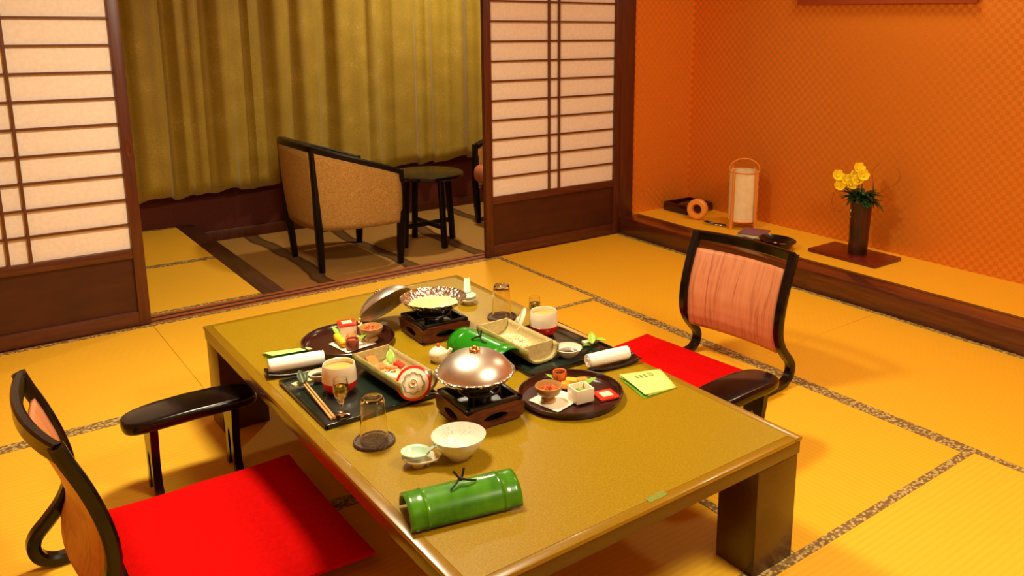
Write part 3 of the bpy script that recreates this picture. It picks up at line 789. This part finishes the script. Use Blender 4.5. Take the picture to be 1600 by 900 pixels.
def shreds(name, label, cat, c, rx, ry, h, n, mats, rz=0, seed=1, L_=.02):
    rnd = random.Random(seed); g = G()
    for i in range(n):
        a = rnd.uniform(0, 2*pi); q = rnd.random()**.6; x = rx*q*cos(a); y = ry*q*sin(a); z = h*(1-q*q)*rnd.random()
        b = rnd.uniform(0, 2*pi); dx, dy = cos(b)*L_/2, sin(b)*L_/2
        g.tube([(x-dx, y-dy, z), (x+rnd.uniform(-.002, .002), y, z+.005), (x+dx, y+dy, z+rnd.uniform(-.002, .006))], .0014, 5)
    g.ball((0, 0, 0), (rx*.9, ry*.9, h*.7), 2, jit=.1)
    o = g.done(name, mats, None, 60, loc=c, rot=(0, 0, rz)); return tag(o, label, cat, kind='stuff')
shreds('shredded_radish', 'shredded white radish in the right bamboo dish', 'food', (-1.150, -1.925, HB+.022), .026, .070, .024, 130, 'white', 0, 2, .026)
shreds('shredded_radish', 'white radish under the raw fish in the left bamboo dish', 'food', (-1.555, -1.935, HB+.020), .026, .055, .020, 90, 'white', 0, 3, .024)
def slab(name, label, c, sz, rz, rx, mat, cat='food'):
    g = G(); g.box((0, 0, 0), sz, bev=min(sz)*.4, seg=3)
    o = g.done(name, mat, None, 60, loc=c, rot=(rx, R(8), rz)); return tag(o, label, cat)
slab('carrot_slice', 'orange slice lying at the far end of the left bamboo dish', (-1.562, -1.800, HB+.026), (.034, .040, .005), .3, R(38), plain('carrot', (232, 130, 60), .4))
slab('salmon_slice', 'orange salmon slice at the left in the bamboo dish of raw fish', (-1.578, -1.885, HB+.043), (.036, .024, .009), .5, .35, 'salmon')
slab('salmon_slice', 'orange salmon slice in the middle of the bamboo dish of raw fish', (-1.560, -1.915, HB+.045), (.034, .022, .009), -.3, -.3, 'salmon')
slab('tuna_slice', 'red tuna slice beside the green leaf in the left bamboo dish', (-1.532, -1.905, HB+.044), (.030, .030, .012), .8, .5, plain('tuna', (196, 62, 44), .3))
slab('squid_slice', 'white squid slice near the leaning red-edged lid', (-1.578, -1.955, HB+.040), (.044, .016, .009), -1.0, .1, 'white')
leaf('shiso_leaf', 'bright green leaf standing in the left bamboo dish', (-1.535, -1.86, HB+.030), (-1.520, -1.825, HB+.062), .026, 'leafl', fold=.4)

# stoves
def stove(label, loc, rz):
    t = thing('table_stove', label, 'stove', loc, rz)
    s_, h = .080, .054
    # tapered wooden box with a heart-shaped cut-out drawn in each side
    for k in range(4):
        Mk = Matrix.Rotation(k*pi/2, 4, 'Z')
        outer = [(-s_, .004), (s_, .004), (s_+.004, h), (-s_-.004, h)]
        b = bmesh.new()
        # plate with opening: ring of quads
        hole = []
        n = 20
        for i in range(n):
            a = 2*pi*i/n; q = 1-.28*abs(sin(a))*(1 if sin(a) > 0 else .0)+(.25 if abs(a-pi/2) < .3 else 0)*-1
            hole.append((.036*cos(a)*q, h*.50+.014*sin(a)*(1.0 if sin(a) < 0 else .75)))
        outp = []
        for i in range(n):
            a = 2*pi*i/n; cx, sy = cos(a), sin(a); sc = 1/max(abs(cx), abs(sy)); outp.append((cx*sc*(s_+.003*(sy*sc+1)/1), h*.5+.004*.5+sy*sc*(h*.5-.002)))
        for side, yy in ((0, -s_-.002), (1, -s_+.009)):
            vi = [b.verts.new((x, yy-(z/h)*.003, z)) for x, z in hole]; vo = [b.verts.new((x*(1 if side == 0 else .9), yy-(z/h)*.003, z)) for x, z in outp]
            for i in range(n):
                j = (i+1) % n; b.faces.new((vi[i], vi[j], vo[j], vo[i]))
            if side == 0: fi, fo = vi, vo
            else:
                for i in range(n):
                    j = (i+1) % n; b.faces.new((fi[i], fi[j], vi[j], vi[i])); b.faces.new((fo[i], fo[j], vo[j], vo[i]))
        bmesh.ops.recalc_face_normals(b, faces=b.faces[:])
        g = G(); g.merge(b, Mk); g.done('side_panel', 'stovew', t, 30)
    G().box((0, 0, .004), (2*s_-.02, 2*s_-.02, .008)).done('bottom_board', 'stovew', t)
    G().box((0, 0, .018), (.12, .12, .02)).done('inner_box', 'iron', t)
    g = G()
    for sg in (-1, 1):
        g.box((sg*(s_-.006), 0, h+.003), (.014, 2*s_+.002, .010), bev=.002); g.box((0, sg*(s_-.006), h+.003), (2*s_+.002, .014, .010), bev=.002)
    g.box((0, 0, h-.014), (2*s_-.02, 2*s_-.02, .004)); g.done('iron_tray', 'iron', t)
    G().lathe([(0, h-.012), (.030, h-.012), (.032, h+.002), (.026, h+.010), (0, h+.006)], 28).done('fuel_cup', plain('dark_metal', (70, 70, 66), .35, metal=.8), t)
    g = G()
    g.tube([(.052*cos(2*pi*i/32), .052*sin(2*pi*i/32), h+.017) for i in range(32)], .003, 6, closed=True)
    for k in range(4):
        a = k*pi/2+pi/4; g.tube([(.052*cos(a), .052*sin(a), h+.017), (.062*cos(a), .062*sin(a), h-.012)], .003, 6)
    g.done('pot_ring', 'iron', t)
    return t
stove('brown wooden table stove under the covered metal pot', (-1.455, -2.208, H), R(-2))
stove('brown wooden table stove under the open metal pot at the far end', (-1.268, -1.624, H), R(-2))
def potbowl(label, loc, r):
    t = thing('metal_pot', label, 'pot', loc)
    prof = [(0, 0), (r*.42, 0), (r*.62, .010), (r*.84, .026), (r*.97, .040), (r, .044), (r*.985, .0452), (r*.95, .041), (r*.82, .0275), (r*.6, .0125), (r*.4, .003), (0, .003)]
    G().lathe(prof, 72).done('hammered_bowl', 'foil', t); return t
def dome(label, M_, r, h=.050):
    t = thing('pot_lid', label, 'lid'); t.matrix_world = M_
    o = [(r*1.0, .0), (r*.985, .004), (r*.93, .014), (r*.8, .028), (r*.6, .040), (r*.35, .0475), (r*.12, .050), (0, .0503)]
    i_ = [(0, .0483), (r*.35, .0455), (r*.6, .038), (r*.8, .026), (r*.93, .012), (r*.97, .001)]
    s_ = h/.05
    G().lathe([(a, b*s_) for a, b in o+i_]+[(r, 0)], 72).done('dome', 'alu', t)
    g = G(); zz = .050*s_
    for k in range(6):
        a = k*pi/3; g.ball((.010*cos(a), .010*sin(a), zz+.004), .0055, 2)
    g.ball((0, 0, zz+.010), .0065, 2); g.done('knob', 'brass', t); g = G()
    return t
potbowl('covered hammered metal pot on the near table stove', (-1.456, -2.190, H+.071), .104)
dome('satin metal dome lid closing the near pot', Matrix.Translation((-1.456, -2.190, H+.071+.0415)), .0985, .056)
potbowl('open hammered metal pot of pale broth on the far table stove', (-1.256, -1.600, H+.071), .108)
fluid('milky_broth', 'pale yellow broth in the open pot', 'soup', (-1.256, -1.600, H+.071+.021), .080, plain('milky_broth', (244, 222, 130), .3))
# leaning dome lid of the far pot: leans with its upper edge on the pot, lower edge on the table
lc = Vector((-1.361, -1.466, H+.071))
nrm = Vector((-.20, .66, .70)).normalized()
dome('satin metal dome lid leaning against the open pot', Matrix.Translation(lc) @ facing(nrm), .098, .047)

# soy pourer
tp = thing('soy_pourer', 'small cream pourer with orange knob between the two stoves', 'pourer', (-1.372, -1.838, H), R(-38))
G().lathe([(0, 0), (.016, 0), (.0175, .003), (.026, .014), (.0285, .025), (.026, .034), (.018, .041), (.010, .044), (.0, .045)], 36).done('body', 'glaze', tp)
G().lathe([(0, .0435), (.013, .0425), (.0125, .045), (.006, .0475), (0, .048)], 28).done('lid', 'glaze', tp)
o = G().lathe([(0, .047), (.005, .048), (.0055, .054), (.004, .057), (0, .0575)], 16).done('knob', plain('orange_glaze', (224, 110, 50), .3), tp); o['label'] = 'orange knob'
G().tube(smooth([(.024, 0, .026), (.033, 0, .032), (.038, 0, .041)]), [.0075]*2+[.0068]*3+[.0062]*2+[.0055]*2, 12).done('spout', 'glaze', tp)
G().tube(smooth([(.004, -.0285, .020), (.004, -.0290, .026)]), .0008, 5).done('brush_mark', 'iron', tp)

# round trays and their dishes
def roundtray(label, loc):
    t = thing('round_tray', label, 'tray', loc)
    r = .1425
    G().lathe([(0, 0), (r*.90, 0), (r*.955, .004), (r*.99, .016), (r, .021), (r*.985, .0225), (r*.965, .021), (r*.93, .0085), (r*.90, .006)], 80).done('rim', 'lacq', t)
    G().lathe([(0, .0055), (r*.91, .0055), (r*.915, .0068), (r*.5, .0066), (0, .0066)], 80).done('base', 'lacqin', t); return t
TL = (-1.528, -1.545, H); TR = (-1.208, -2.275, H)
roundtray('round maroon lacquer tray of small dishes at the far left', TL); roundtray('round maroon lacquer tray of small dishes in front of the right serving board', TR)
HT = H+.0078
def paper(label, c, a, b, rz):
    g = G(); g.grid(lambda u, v: ((-1+2*u)*a/2, (-1+2*v)*b/2, .0008+.0015*sin(3*u+v)**2), 10, 10)
    return tag(g.done('white_paper', 'doily', None, 60, solid=.0005, loc=c, rot=(0, 0, rz)), label, 'paper')
paper('white paper square on the far left round tray', (-1.527, -1.572, HT), .105, .105, R(10)); paper('white paper square on the right round tray', (-1.258, -2.275, HT), .105, .105, R(12))
def footed(label, loc, r=.036):
    t = thing('footed_bowl', label, 'bowl', loc)
    G().lathe([(0, 0), (.020, 0), (.021, .003), (.017, .014), (.020, .018), (.031, .024), (r, .036), (r, .044), (r*.95, .0455), (r*.92, .044), (.029, .032), (.015, .026), (0, .025)], 40).done('body', 'tan', t); return t
PZ = HT+.0035
footed('tan footed bowl on the far left round tray', (-1.468, -1.582, PZ)); shreds('orange_relish', 'orange relish heaped in the footed bowl of the far left tray', 'food', (-1.468, -1.582, PZ+.032), .024, .024, .009, 50, 'orange', 0, 5, .012)
footed('tan footed bowl on the right round tray', (-1.281, -2.272, PZ), .036); shreds('orange_relish', 'orange relish heaped in the footed bowl of the right tray', 'food', (-1.281, -2.272, PZ+.030), .024, .024, .008, 50, 'orange', 0, 6, .012)
def sqcup(label, loc, rz, s_=.026, h=.040):
    t = thing('square_cup', label, 'cup', loc, rz)
    g = G()
    for sg in (-1, 1): g.box((sg*(s_-.0025), 0, h/2), (.005, 2*s_, h), bev=.0015); g.box((0, sg*(s_-.0025), h/2), (2*s_-.004, .005, h), bev=.0015)
    g.box((0, 0, .003), (2*s_-.004, 2*s_-.004, .006)); g.done('body', 'glaze', t); return t
def redlid(label, loc, rz, s_=.028):
    t = thing('square_cover', label, 'lid', loc, rz)
    G().box((0, 0, .003), (2*s_, 2*s_, .006), bev=.002).done('plate', 'redlid', t)
    G().box((0, 0, .0062), (1.1*s_, 1.0*s_, .0008)).done('pale_print', 'pinkpaper', t)
    return t
sqcup('square white cup under the red lid on the far left tray', (-1.515, -1.505, PZ), R(-14)); redlid('red square lid on the white cup of the far left tray', (-1.515, -1.505, PZ+.0405), R(-14))
sqcup('open square white cup on the right round tray', (-1.208, -2.318, PZ), R(-8), .0265, .038); shreds('green_garnish', 'green garnish inside the open square cup', 'food', (-1.208, -2.318, PZ+.020), .018, .018, .004, 20, 'leafl', 0, 8, .008)
o = slab('dressed_vegetable', 'pale dressed vegetable inside the open square cup', (-1.208, -2.318, PZ+.012), (.040, .040, .012), 0, 0, 'white')
redlid('red square lid lying flat on the right round tray', (-1.136, -2.338, HT), R(-12), .0285)
def ringcup(label, loc, mat):
    t = thing('bark_cup', label, 'cup', loc)
    G().lathe([(0, 0), (.018, 0), (.0195, .002), (.0195, .030), (.0185, .032), (.0165, .031), (.016, .008), (0, .007)], 28).done('body', mat, t)
    g = G()
    for k in range(5): g.tube([(.0198*cos(k*1.25), .0198*sin(k*1.25), .004), (.0198*cos(k*1.25), .0198*sin(k*1.25), .028)], .0007, 4)
    g.done('stripes', 'twig', t); return t
ringcup('brown round cup on the far left tray', (-1.543, -1.612, PZ), 'brown'); ringcup('orange round cup at the far side of the right tray', (-1.180, -2.187, HT), plain('orange_cup', (222, 112, 44), .4))
slab('brown_filling', 'brown filling in the brown cup of the far left tray', (-1.543, -1.612, PZ+.024), (.024, .024, .006), 0, 0, 'brown'); slab('black_bean', 'dark sweet bean in the orange cup', (-1.183, -2.190, HT+.024), (.020, .020, .010), 0, 0, 'soy')
g = G(); g.tube(smooth([(0, -.034, .010), (0.003, -.012, .012), (.002, .012, .014), (-.002, .034, .022)]), [.006, .010, .011, .0115, .012, .0115, .011, .010, .010, .0105, .009, .007, .003], 12)
tag(g.done('yellow_roll', 'yellow', None, 60, loc=(-1.563, -1.560, PZ)), 'bright yellow egg piece on the far left tray', 'food')
slab('fish_piece', 'orange fish piece behind the brown cup on the far left tray', (-1.520, -1.548, PZ+.012), (.032, .024, .020), .4, .2, 'salmon')
slab('fish_piece', 'orange fish piece beside the footed bowl on the right tray', (-1.196, -2.235, PZ+.008), (.030, .026, .018), .4, .2, plain('amber_fish', (232, 150, 36), .35))
slab('fish_piece', 'yellow fish piece nearest the orange cup on the right tray', (-1.165, -2.222, HT+.010), (.036, .022, .018), -.5, .2, plain('yellow_fish', (236, 178, 40), .35))
slab('fish_piece', 'yellow-brown fish piece nearest the green leaf on the right tray', (-1.138, -2.236, HT+.010), (.034, .020, .016), -.2, .2, plain('tan_fish', (222, 152, 36), .35))
leaf('bamboo_leaf', 'green leaf pointing left on the far left tray', (-1.548, -1.535, PZ+.012), (-1.560, -1.495, PZ+.040), .020, 'leafl')
leaf('bamboo_leaf', 'green leaf pointing right between the brown cup and the footed bowl', (-1.527, -1.600, PZ+.008), (-1.478, -1.600, PZ+.042), .020, 'leafl')
leaf('bamboo_leaf', 'green leaf pointing right on the right tray', (-1.165, -2.262, HT+.006), (-1.108, -2.262, HT+.020), .022, 'leafl'); leaf('bamboo_leaf', 'green leaf tip left of the orange cup on the right tray', (-1.188, -2.200, HT+.006), (-1.202, -2.150, HT+.016), .016, 'leafl')
sk = thing('cocktail_pick', 'yellow flower-topped pick on the far left tray', 'skewer', (-1.490, -1.545, PZ))
G().tube([(0, 0, 0), (.004, .004, .060)], .0009, 6).done('stick', 'chop', sk)
g = G()
for k in range(9): g.ball((.004+.008*cos(k*.9)*random.random(), .004+.008*sin(k*.9), .030+.0022*k), .0045, 1)
g.ball((.004, .004, .061), .0035, 2); g.done('blossom', plain('pale_yellow_petals', (238, 220, 140), .5), sk)

# ================================================================ THE ALCOVE
Z = .1095
MT['shadew'] = noisy('lantern_paper', (244, 222, 176), (236, 208, 156), 30, .8)
MT['bamb'] = plain('orange_wood_frame', (226, 140, 50), .45)
lt = thing('paper_lantern', 'cylindrical paper lantern with wooden legs and hoop handle in the alcove', 'lamp', (1.372, -.648, Z), R(0))
G().lathe([(.086, .045), (.086, .350), (.0845, .350), (.0845, .045)], 40).done('paper_shade', 'shadew', lt)
for z in (.045, .345): G().tube([(.088*cos(2*pi*i/40), .088*sin(2*pi*i/40), z) for i in range(40)], .004, 6, closed=True).done('hoop', 'bamb', lt)
for k in range(4):
    a = k*pi/2+R(0); r1, r2 = .092, .103
    G().tube([(r1*cos(a), r1*sin(a), .365), (r1*1.03*cos(a), r1*1.03*sin(a), .2), (r2*cos(a), r2*sin(a), 0)], [1, 1.1, 1.3], flat=(.014, .014), up=(-sin(a), cos(a), 0)).done('leg', 'bamb', lt)
G().tube([(.09*cos(pi*i/20)*cos(R(45)), .09*cos(pi*i/20)*-sin(R(45)), .352+.070*sin(pi*i/20)) for i in range(21)], .0045, 8).done('handle', 'bamb', lt)
g = G(); g.tube([(-.11, 0, .03), (.11, 0, .03)], .004, 6); g.tube([(0, -.11, .03), (0, .11, .03)], .004, 6); g.done('cross_bar', 'bamb', lt)
vb = thing('display_board', 'flat dark red lacquer board under the flower vase', 'board', (1.352, -1.452, Z))
G().box((0, 0, .010), (.245, .415, .018), bev=.003).done('plank', plain('dark_red_lacquer', (104, 24, 12), .3, coat=.3), vb)
vs = thing('flower_vase', 'tall dark brown vase holding yellow flowers in the alcove', 'vase', (1.357, -1.470, Z+.0195))
G().lathe([(0, 0), (.049, 0), (.050, .004), (.051, .10), (.056, .275), (.0575, .290), (.0545, .291), (.053, .27), (.047, .02), (0, .015)], 40).done('body', noisy('mottled_vase_glaze', (66, 26, 14), (26, 14, 8), 7, .34, coat=.1), vs)
g = G(); g.ball((-.046, .030, .235), (.003, .003, .008), 1); g.ball((-.048, .028, .20), (.002, .002, .004), 1)
g.done('white_drip', 'glaze', vs)
vx, vy, vz = 1.357, -1.470, Z+.31
def flower(label, c, head, rnd):
    t = thing('yellow_flower', label, 'flower', (vx, vy, vz-.10), 0, None)
    h = Vector(head)+Vector((-.02, .03, .035))
    G().tube(smooth([(0, 0, 0), (h.x*.3, h.y*.3, .10), (h.x, h.y, .10+h.z)]), .0022, 6).done('stem', 'leafd', t)
    g = G(); hd = Vector((h.x, h.y, .10+h.z)); ax = Vector((-.6+rnd.uniform(-.3, .3), -.6+rnd.uniform(-.3, .3), .6)).normalized(); Fm = facing(ax)
    for k in range(6):
        a = k*pi/3
        def pet(u, v, a=a):
            r = .004+.026*u; ww = .017*sin(pi*(.12+.80*u))**.7*(-1+2*v)
            return hd + (Fm.to_3x3() @ Vector((r*cos(a)-ww*sin(a), r*sin(a)+ww*cos(a), .018*u+.012*u*u-6*ww*ww)))
        g.grid(pet, 6, 5)
    g.ball(hd+(Fm.to_3x3() @ Vector((0, 0, .010))), (.006, .006, .008), 1)
    g.done('petals', 'petal', t, 80, solid=.001)
MT['leafd'] = noisy('dark_green_leaf', (34, 76, 20), (22, 56, 14), 20, .4); MT['petal'] = plain('yellow_petals', (252, 222, 30), .6)
rn = random.Random(4)
fl = [((-.06, .075, .085), 'leftmost yellow flower of the vase'), ((-.04, .035, .065), 'yellow flower second from the left in the vase'), ((-.06, .055, .035), 'low yellow flower at the left above the leaves'), ((-.02, -.005, .085), 'middle yellow flower of the vase'), ((-.05, .0, .045), 'low yellow flower above the vase mouth'), ((-.01, -.015, .13), 'topmost yellow flower of the vase'), ((-.02, -.05, .10), 'right yellow flower of the vase'), ((-.03, -.035, .07), 'yellow flower below the rightmost one')]
for h, lb in fl: flower(lb, None, h, rn)
g = G()
for k in range(64):
    a = rn.uniform(0, 2*pi); q = rn.uniform(.06, .125); z = rn.uniform(-.03, .075)
    b0 = Vector((vx+.02*cos(a), vy+.02*sin(a), vz-.02+rn.uniform(0, .02))); leafmesh(g, b0, (vx+q*cos(a)*.8, vy+q*sin(a)*1.05, vz+z-.2*q), rn.uniform(.030, .044), lift=.02)
for k in range(5): g.tube([(vx+.01*cos(k), vy+.01*sin(k), vz-.25), (vx+.012*cos(k), vy+.012*sin(k), vz+.01)], .002, 5)
leafmesh(g, (vx, vy-.02, vz+.01), (vx-.02, vy-.135, vz+.02), .028); leafmesh(g, (vx, vy+.02, vz+.02), (vx-.02, vy+.15, vz+.065), .014)
g.tube(smooth([(vx, vy-.02, vz), (vx, vy-.06, vz+.05), (vx+.01, vy-.055, vz+.10)]), .002, 5)
tag(g.done('flower_foliage', 'leafd', None, 80, solid=.0008), 'dark green foliage filling the vase mouth', 'leaves', kind='stuff')
def tendril(label, pts): tag(G().tube(smooth(pts, 6), .0011, 5).done('tendril', plain('tendril_red', (130, 44, 10), .6)), label, 'twig')
tendril('thin curly tendril looping left of the vase', [(vx, vy+.02, vz), (vx-.02, vy+.07, vz+.06), (vx-.02, vy+.14, vz+.04), (vx-.02, vy+.17, vz-.03), (vx-.02, vy+.14, vz-.08), (vx-.02, vy+.09, vz-.07)])
tendril('thin curly tendril rising from the right of the flowers', [(vx, vy-.02, vz), (vx, vy-.06, vz+.08), (vx, vy-.05, vz+.16), (vx, vy-.09, vz+.21)])
tendril('thin curly tendril bending far right of the flowers', [(vx, vy-.03, vz), (vx, vy-.11, vz+.06), (vx, vy-.19, vz+.12), (vx, vy-.21, vz+.17), (vx, vy-.18, vz+.20)])
dp = thing('black_dish', 'glossy black lacquer dish in the alcove beside the purple pouch', 'dish', (1.165, -1.085, Z), R(-8))
G().lathe([(0, 0), (.05, 0), (.06, .004), (.098, .028), (.112, .044), (.110, .046), (.095, .033), (.055, .010), (0, .008)], 48, sx=.80, sy=1.05).done('body', 'black', dp)
g = [(0.0, .015, .5), (-.015, -.012, 1.4), (.012, -.03, -.4)]
for k, (x, y, a) in enumerate(g):
    o = G().box((0, 0, 0), (.045-.006*k, .014, .006), bev=.002).done('wrapped_sweet', plain('sweet_wrapper_%d' % k, [(226, 214, 190), (214, 170, 110), (232, 232, 226)][k], .4), None, loc=(1.165+x, -1.085+y, Z+.019), rot=(0, .1, a)); tag(o, ['white wrapped sweet at the left in the black dish', 'tan wrapped sweet in the middle of the black dish', 'pale wrapped sweet at the right in the black dish'][k], 'sweet')
cs = thing('tissue_case', 'pale grey flat case under the purple pouch', 'case', (1.200, -.862, Z), R(-6)); G().box((0, 0, .010), (.085, .13, .019), bev=.003).done('body', plain('pale_grey_case', (190, 186, 150), .5), cs)
pp = G(); pp.box((0, 0, .004), (.15, .155, .008), bev=.003); tag(pp.done('purple_pouch', plain('purple_cloth', (132, 84, 92), .8), None, loc=(1.255, -.845, Z+.0205), rot=(0, R(0), R(24))), 'flat purple pouch lying in front of the lantern', 'pouch')
bk = G().box((0, 0, .008), (.07, .17, .015), bev=.003).done('black_folder', plain('black_cover', (26, 16, 12), .35), None, loc=(1.135, -.94, Z), rot=(0, 0, R(-2))); tag(bk, 'flat black folder beneath the black dish edge at the platform front', 'folder')
rg = thing('wooden_ring', 'round wooden ring standing on edge beside the lantern', 'ring', (1.295, -.345, Z+.0655)); rg.matrix_world = Matrix.Translation((1.295, -.345, Z+.0655)) @ facing((-.86, -.42, .06))
G().lathe([(.035, -.026), (.056, -.026), (.065, -.017), (.065, .017), (.056, .026), (.035, .026), (.030, .018), (.030, -.018), (.035, -.026)], 40).done('ring_body', plain('light_wood', (236, 150, 52), .4), rg)
cb = G()
cb.tube(smooth([(0, 0, .004), (.03, .05, .006), (.0, .09, .012), (-.025, .05, .016), (.01, .01, .01), (.05, -.04, .006), (.02, -.06, .006), (-.01, -.01, .01), (-.03, .02, .02), (-.01, .06, .022), (.02, .03, .004)], 5), .0032, 6)
tag(cb.done('coiled_cord', 'iron', None, loc=(1.26, -.528, Z)), 'small coil of black cord between the wooden ring and the lantern', 'cord')
dt = thing('stationery_tray', 'dark lacquer box-tray in the far corner of the alcove', 'tray', (1.435, -.125, Z), R(0))
g = G(); sx, sy, hh = .24, .21, .058
for sg in (-1, 1): g.box((sg*(sx/2-.004), 0, hh/2), (.008, sy, hh), bev=.002); g.box((0, sg*(sy/2-.004), hh/2), (sx, .008, hh), bev=.002)
g.box((0, 0, .004), (sx-.004, sy-.004, .008)); g.done('tray_body', 'lacq', dt)
o = G().box((0, 0, .02), (.15, .10, .04), bev=.008).done('black_remote', 'iron', None, loc=(1.435, -.125, Z+.009), rot=(0, 0, .3)); tag(o, 'black device lying inside the far alcove tray', 'device')
# panel standing in for the cast shadow high on the wall
hs = thing('shadow_panel', 'reddish-brown panel in place of the cast shadow high on the alcove wall', 'shadow panel', (XW-.001, -1.35, 1.436))
G().box((-.012, 0, .27), (.02, 1.06, .54), bev=.003).done('panel', plain('red_brown_shadow', (168, 74, 24), .7), hs)  # stands in for the cast shadow, no panel of the room

# ---------------------------------------------------------------- groups of repeats
GROUPS = {'shoji_door': 'paper sliding doors', 'curtain': 'veranda curtains', 'floor_chair': 'floor chairs at the low table', 'armrest_stand': 'lacquer armrests',
          'floor_cushion': 'red floor cushions', 'armchair': 'veranda armchairs', 'serving_board': 'dark green serving boards', 'steaming_cup': 'cream and red cups',
          'steamed_custard': 'custard in the cups', 'cup_lid': 'lids of the cream cups', 'sauce_dish': 'sauce dishes', 'soy_sauce': 'soy sauce in the dishes', 'chopstick': 'wooden chopsticks',
          'chopstick_rest': 'chopstick rests', 'folded_leaf': 'folded leaves on the boards', 'towel_tray': 'narrow towel trays', 'rolled_towel': 'rolled white towels', 'menu_card': 'green menu cards',
          'stemmed_glass': 'stemmed glasses', 'plum_drink': 'plum drinks', 'green_plum': 'plums in the glasses', 'coaster': 'woven coasters', 'tumbler': 'upside-down tumblers',
          'spoon_rest': 'spoon rests', 'ceramic_spoon': 'celadon spoons', 'half_bamboo': 'half-bamboo lids', 'bamboo_dish': 'bamboo-shaped dishes', 'shredded_radish': 'shredded radish',
          'salmon_slice': 'salmon slices', 'table_stove': 'wooden table stoves', 'metal_pot': 'hammered metal pots', 'pot_lid': 'dome lids of the pots', 'round_tray': 'round lacquer trays',
          'white_paper': 'white papers on the trays', 'footed_bowl': 'footed bowls', 'orange_relish': 'relish in the footed bowls', 'square_cup': 'square white cups', 'square_cover': 'red square lids',
          'bark_cup': 'small round cups on the trays', 'fish_piece': 'fish pieces on the trays', 'bamboo_leaf': 'leaves on the round trays', 'yellow_flower': 'yellow flowers in the vase',
          'tendril': 'thin curly tendrils', 'wrapped_sweet': 'sweets in the black dish'}
for o in S.objects:
    g_ = GROUPS.get(o.name.split('.')[0])
    if g_ and o.parent is None: o['group'] = g_
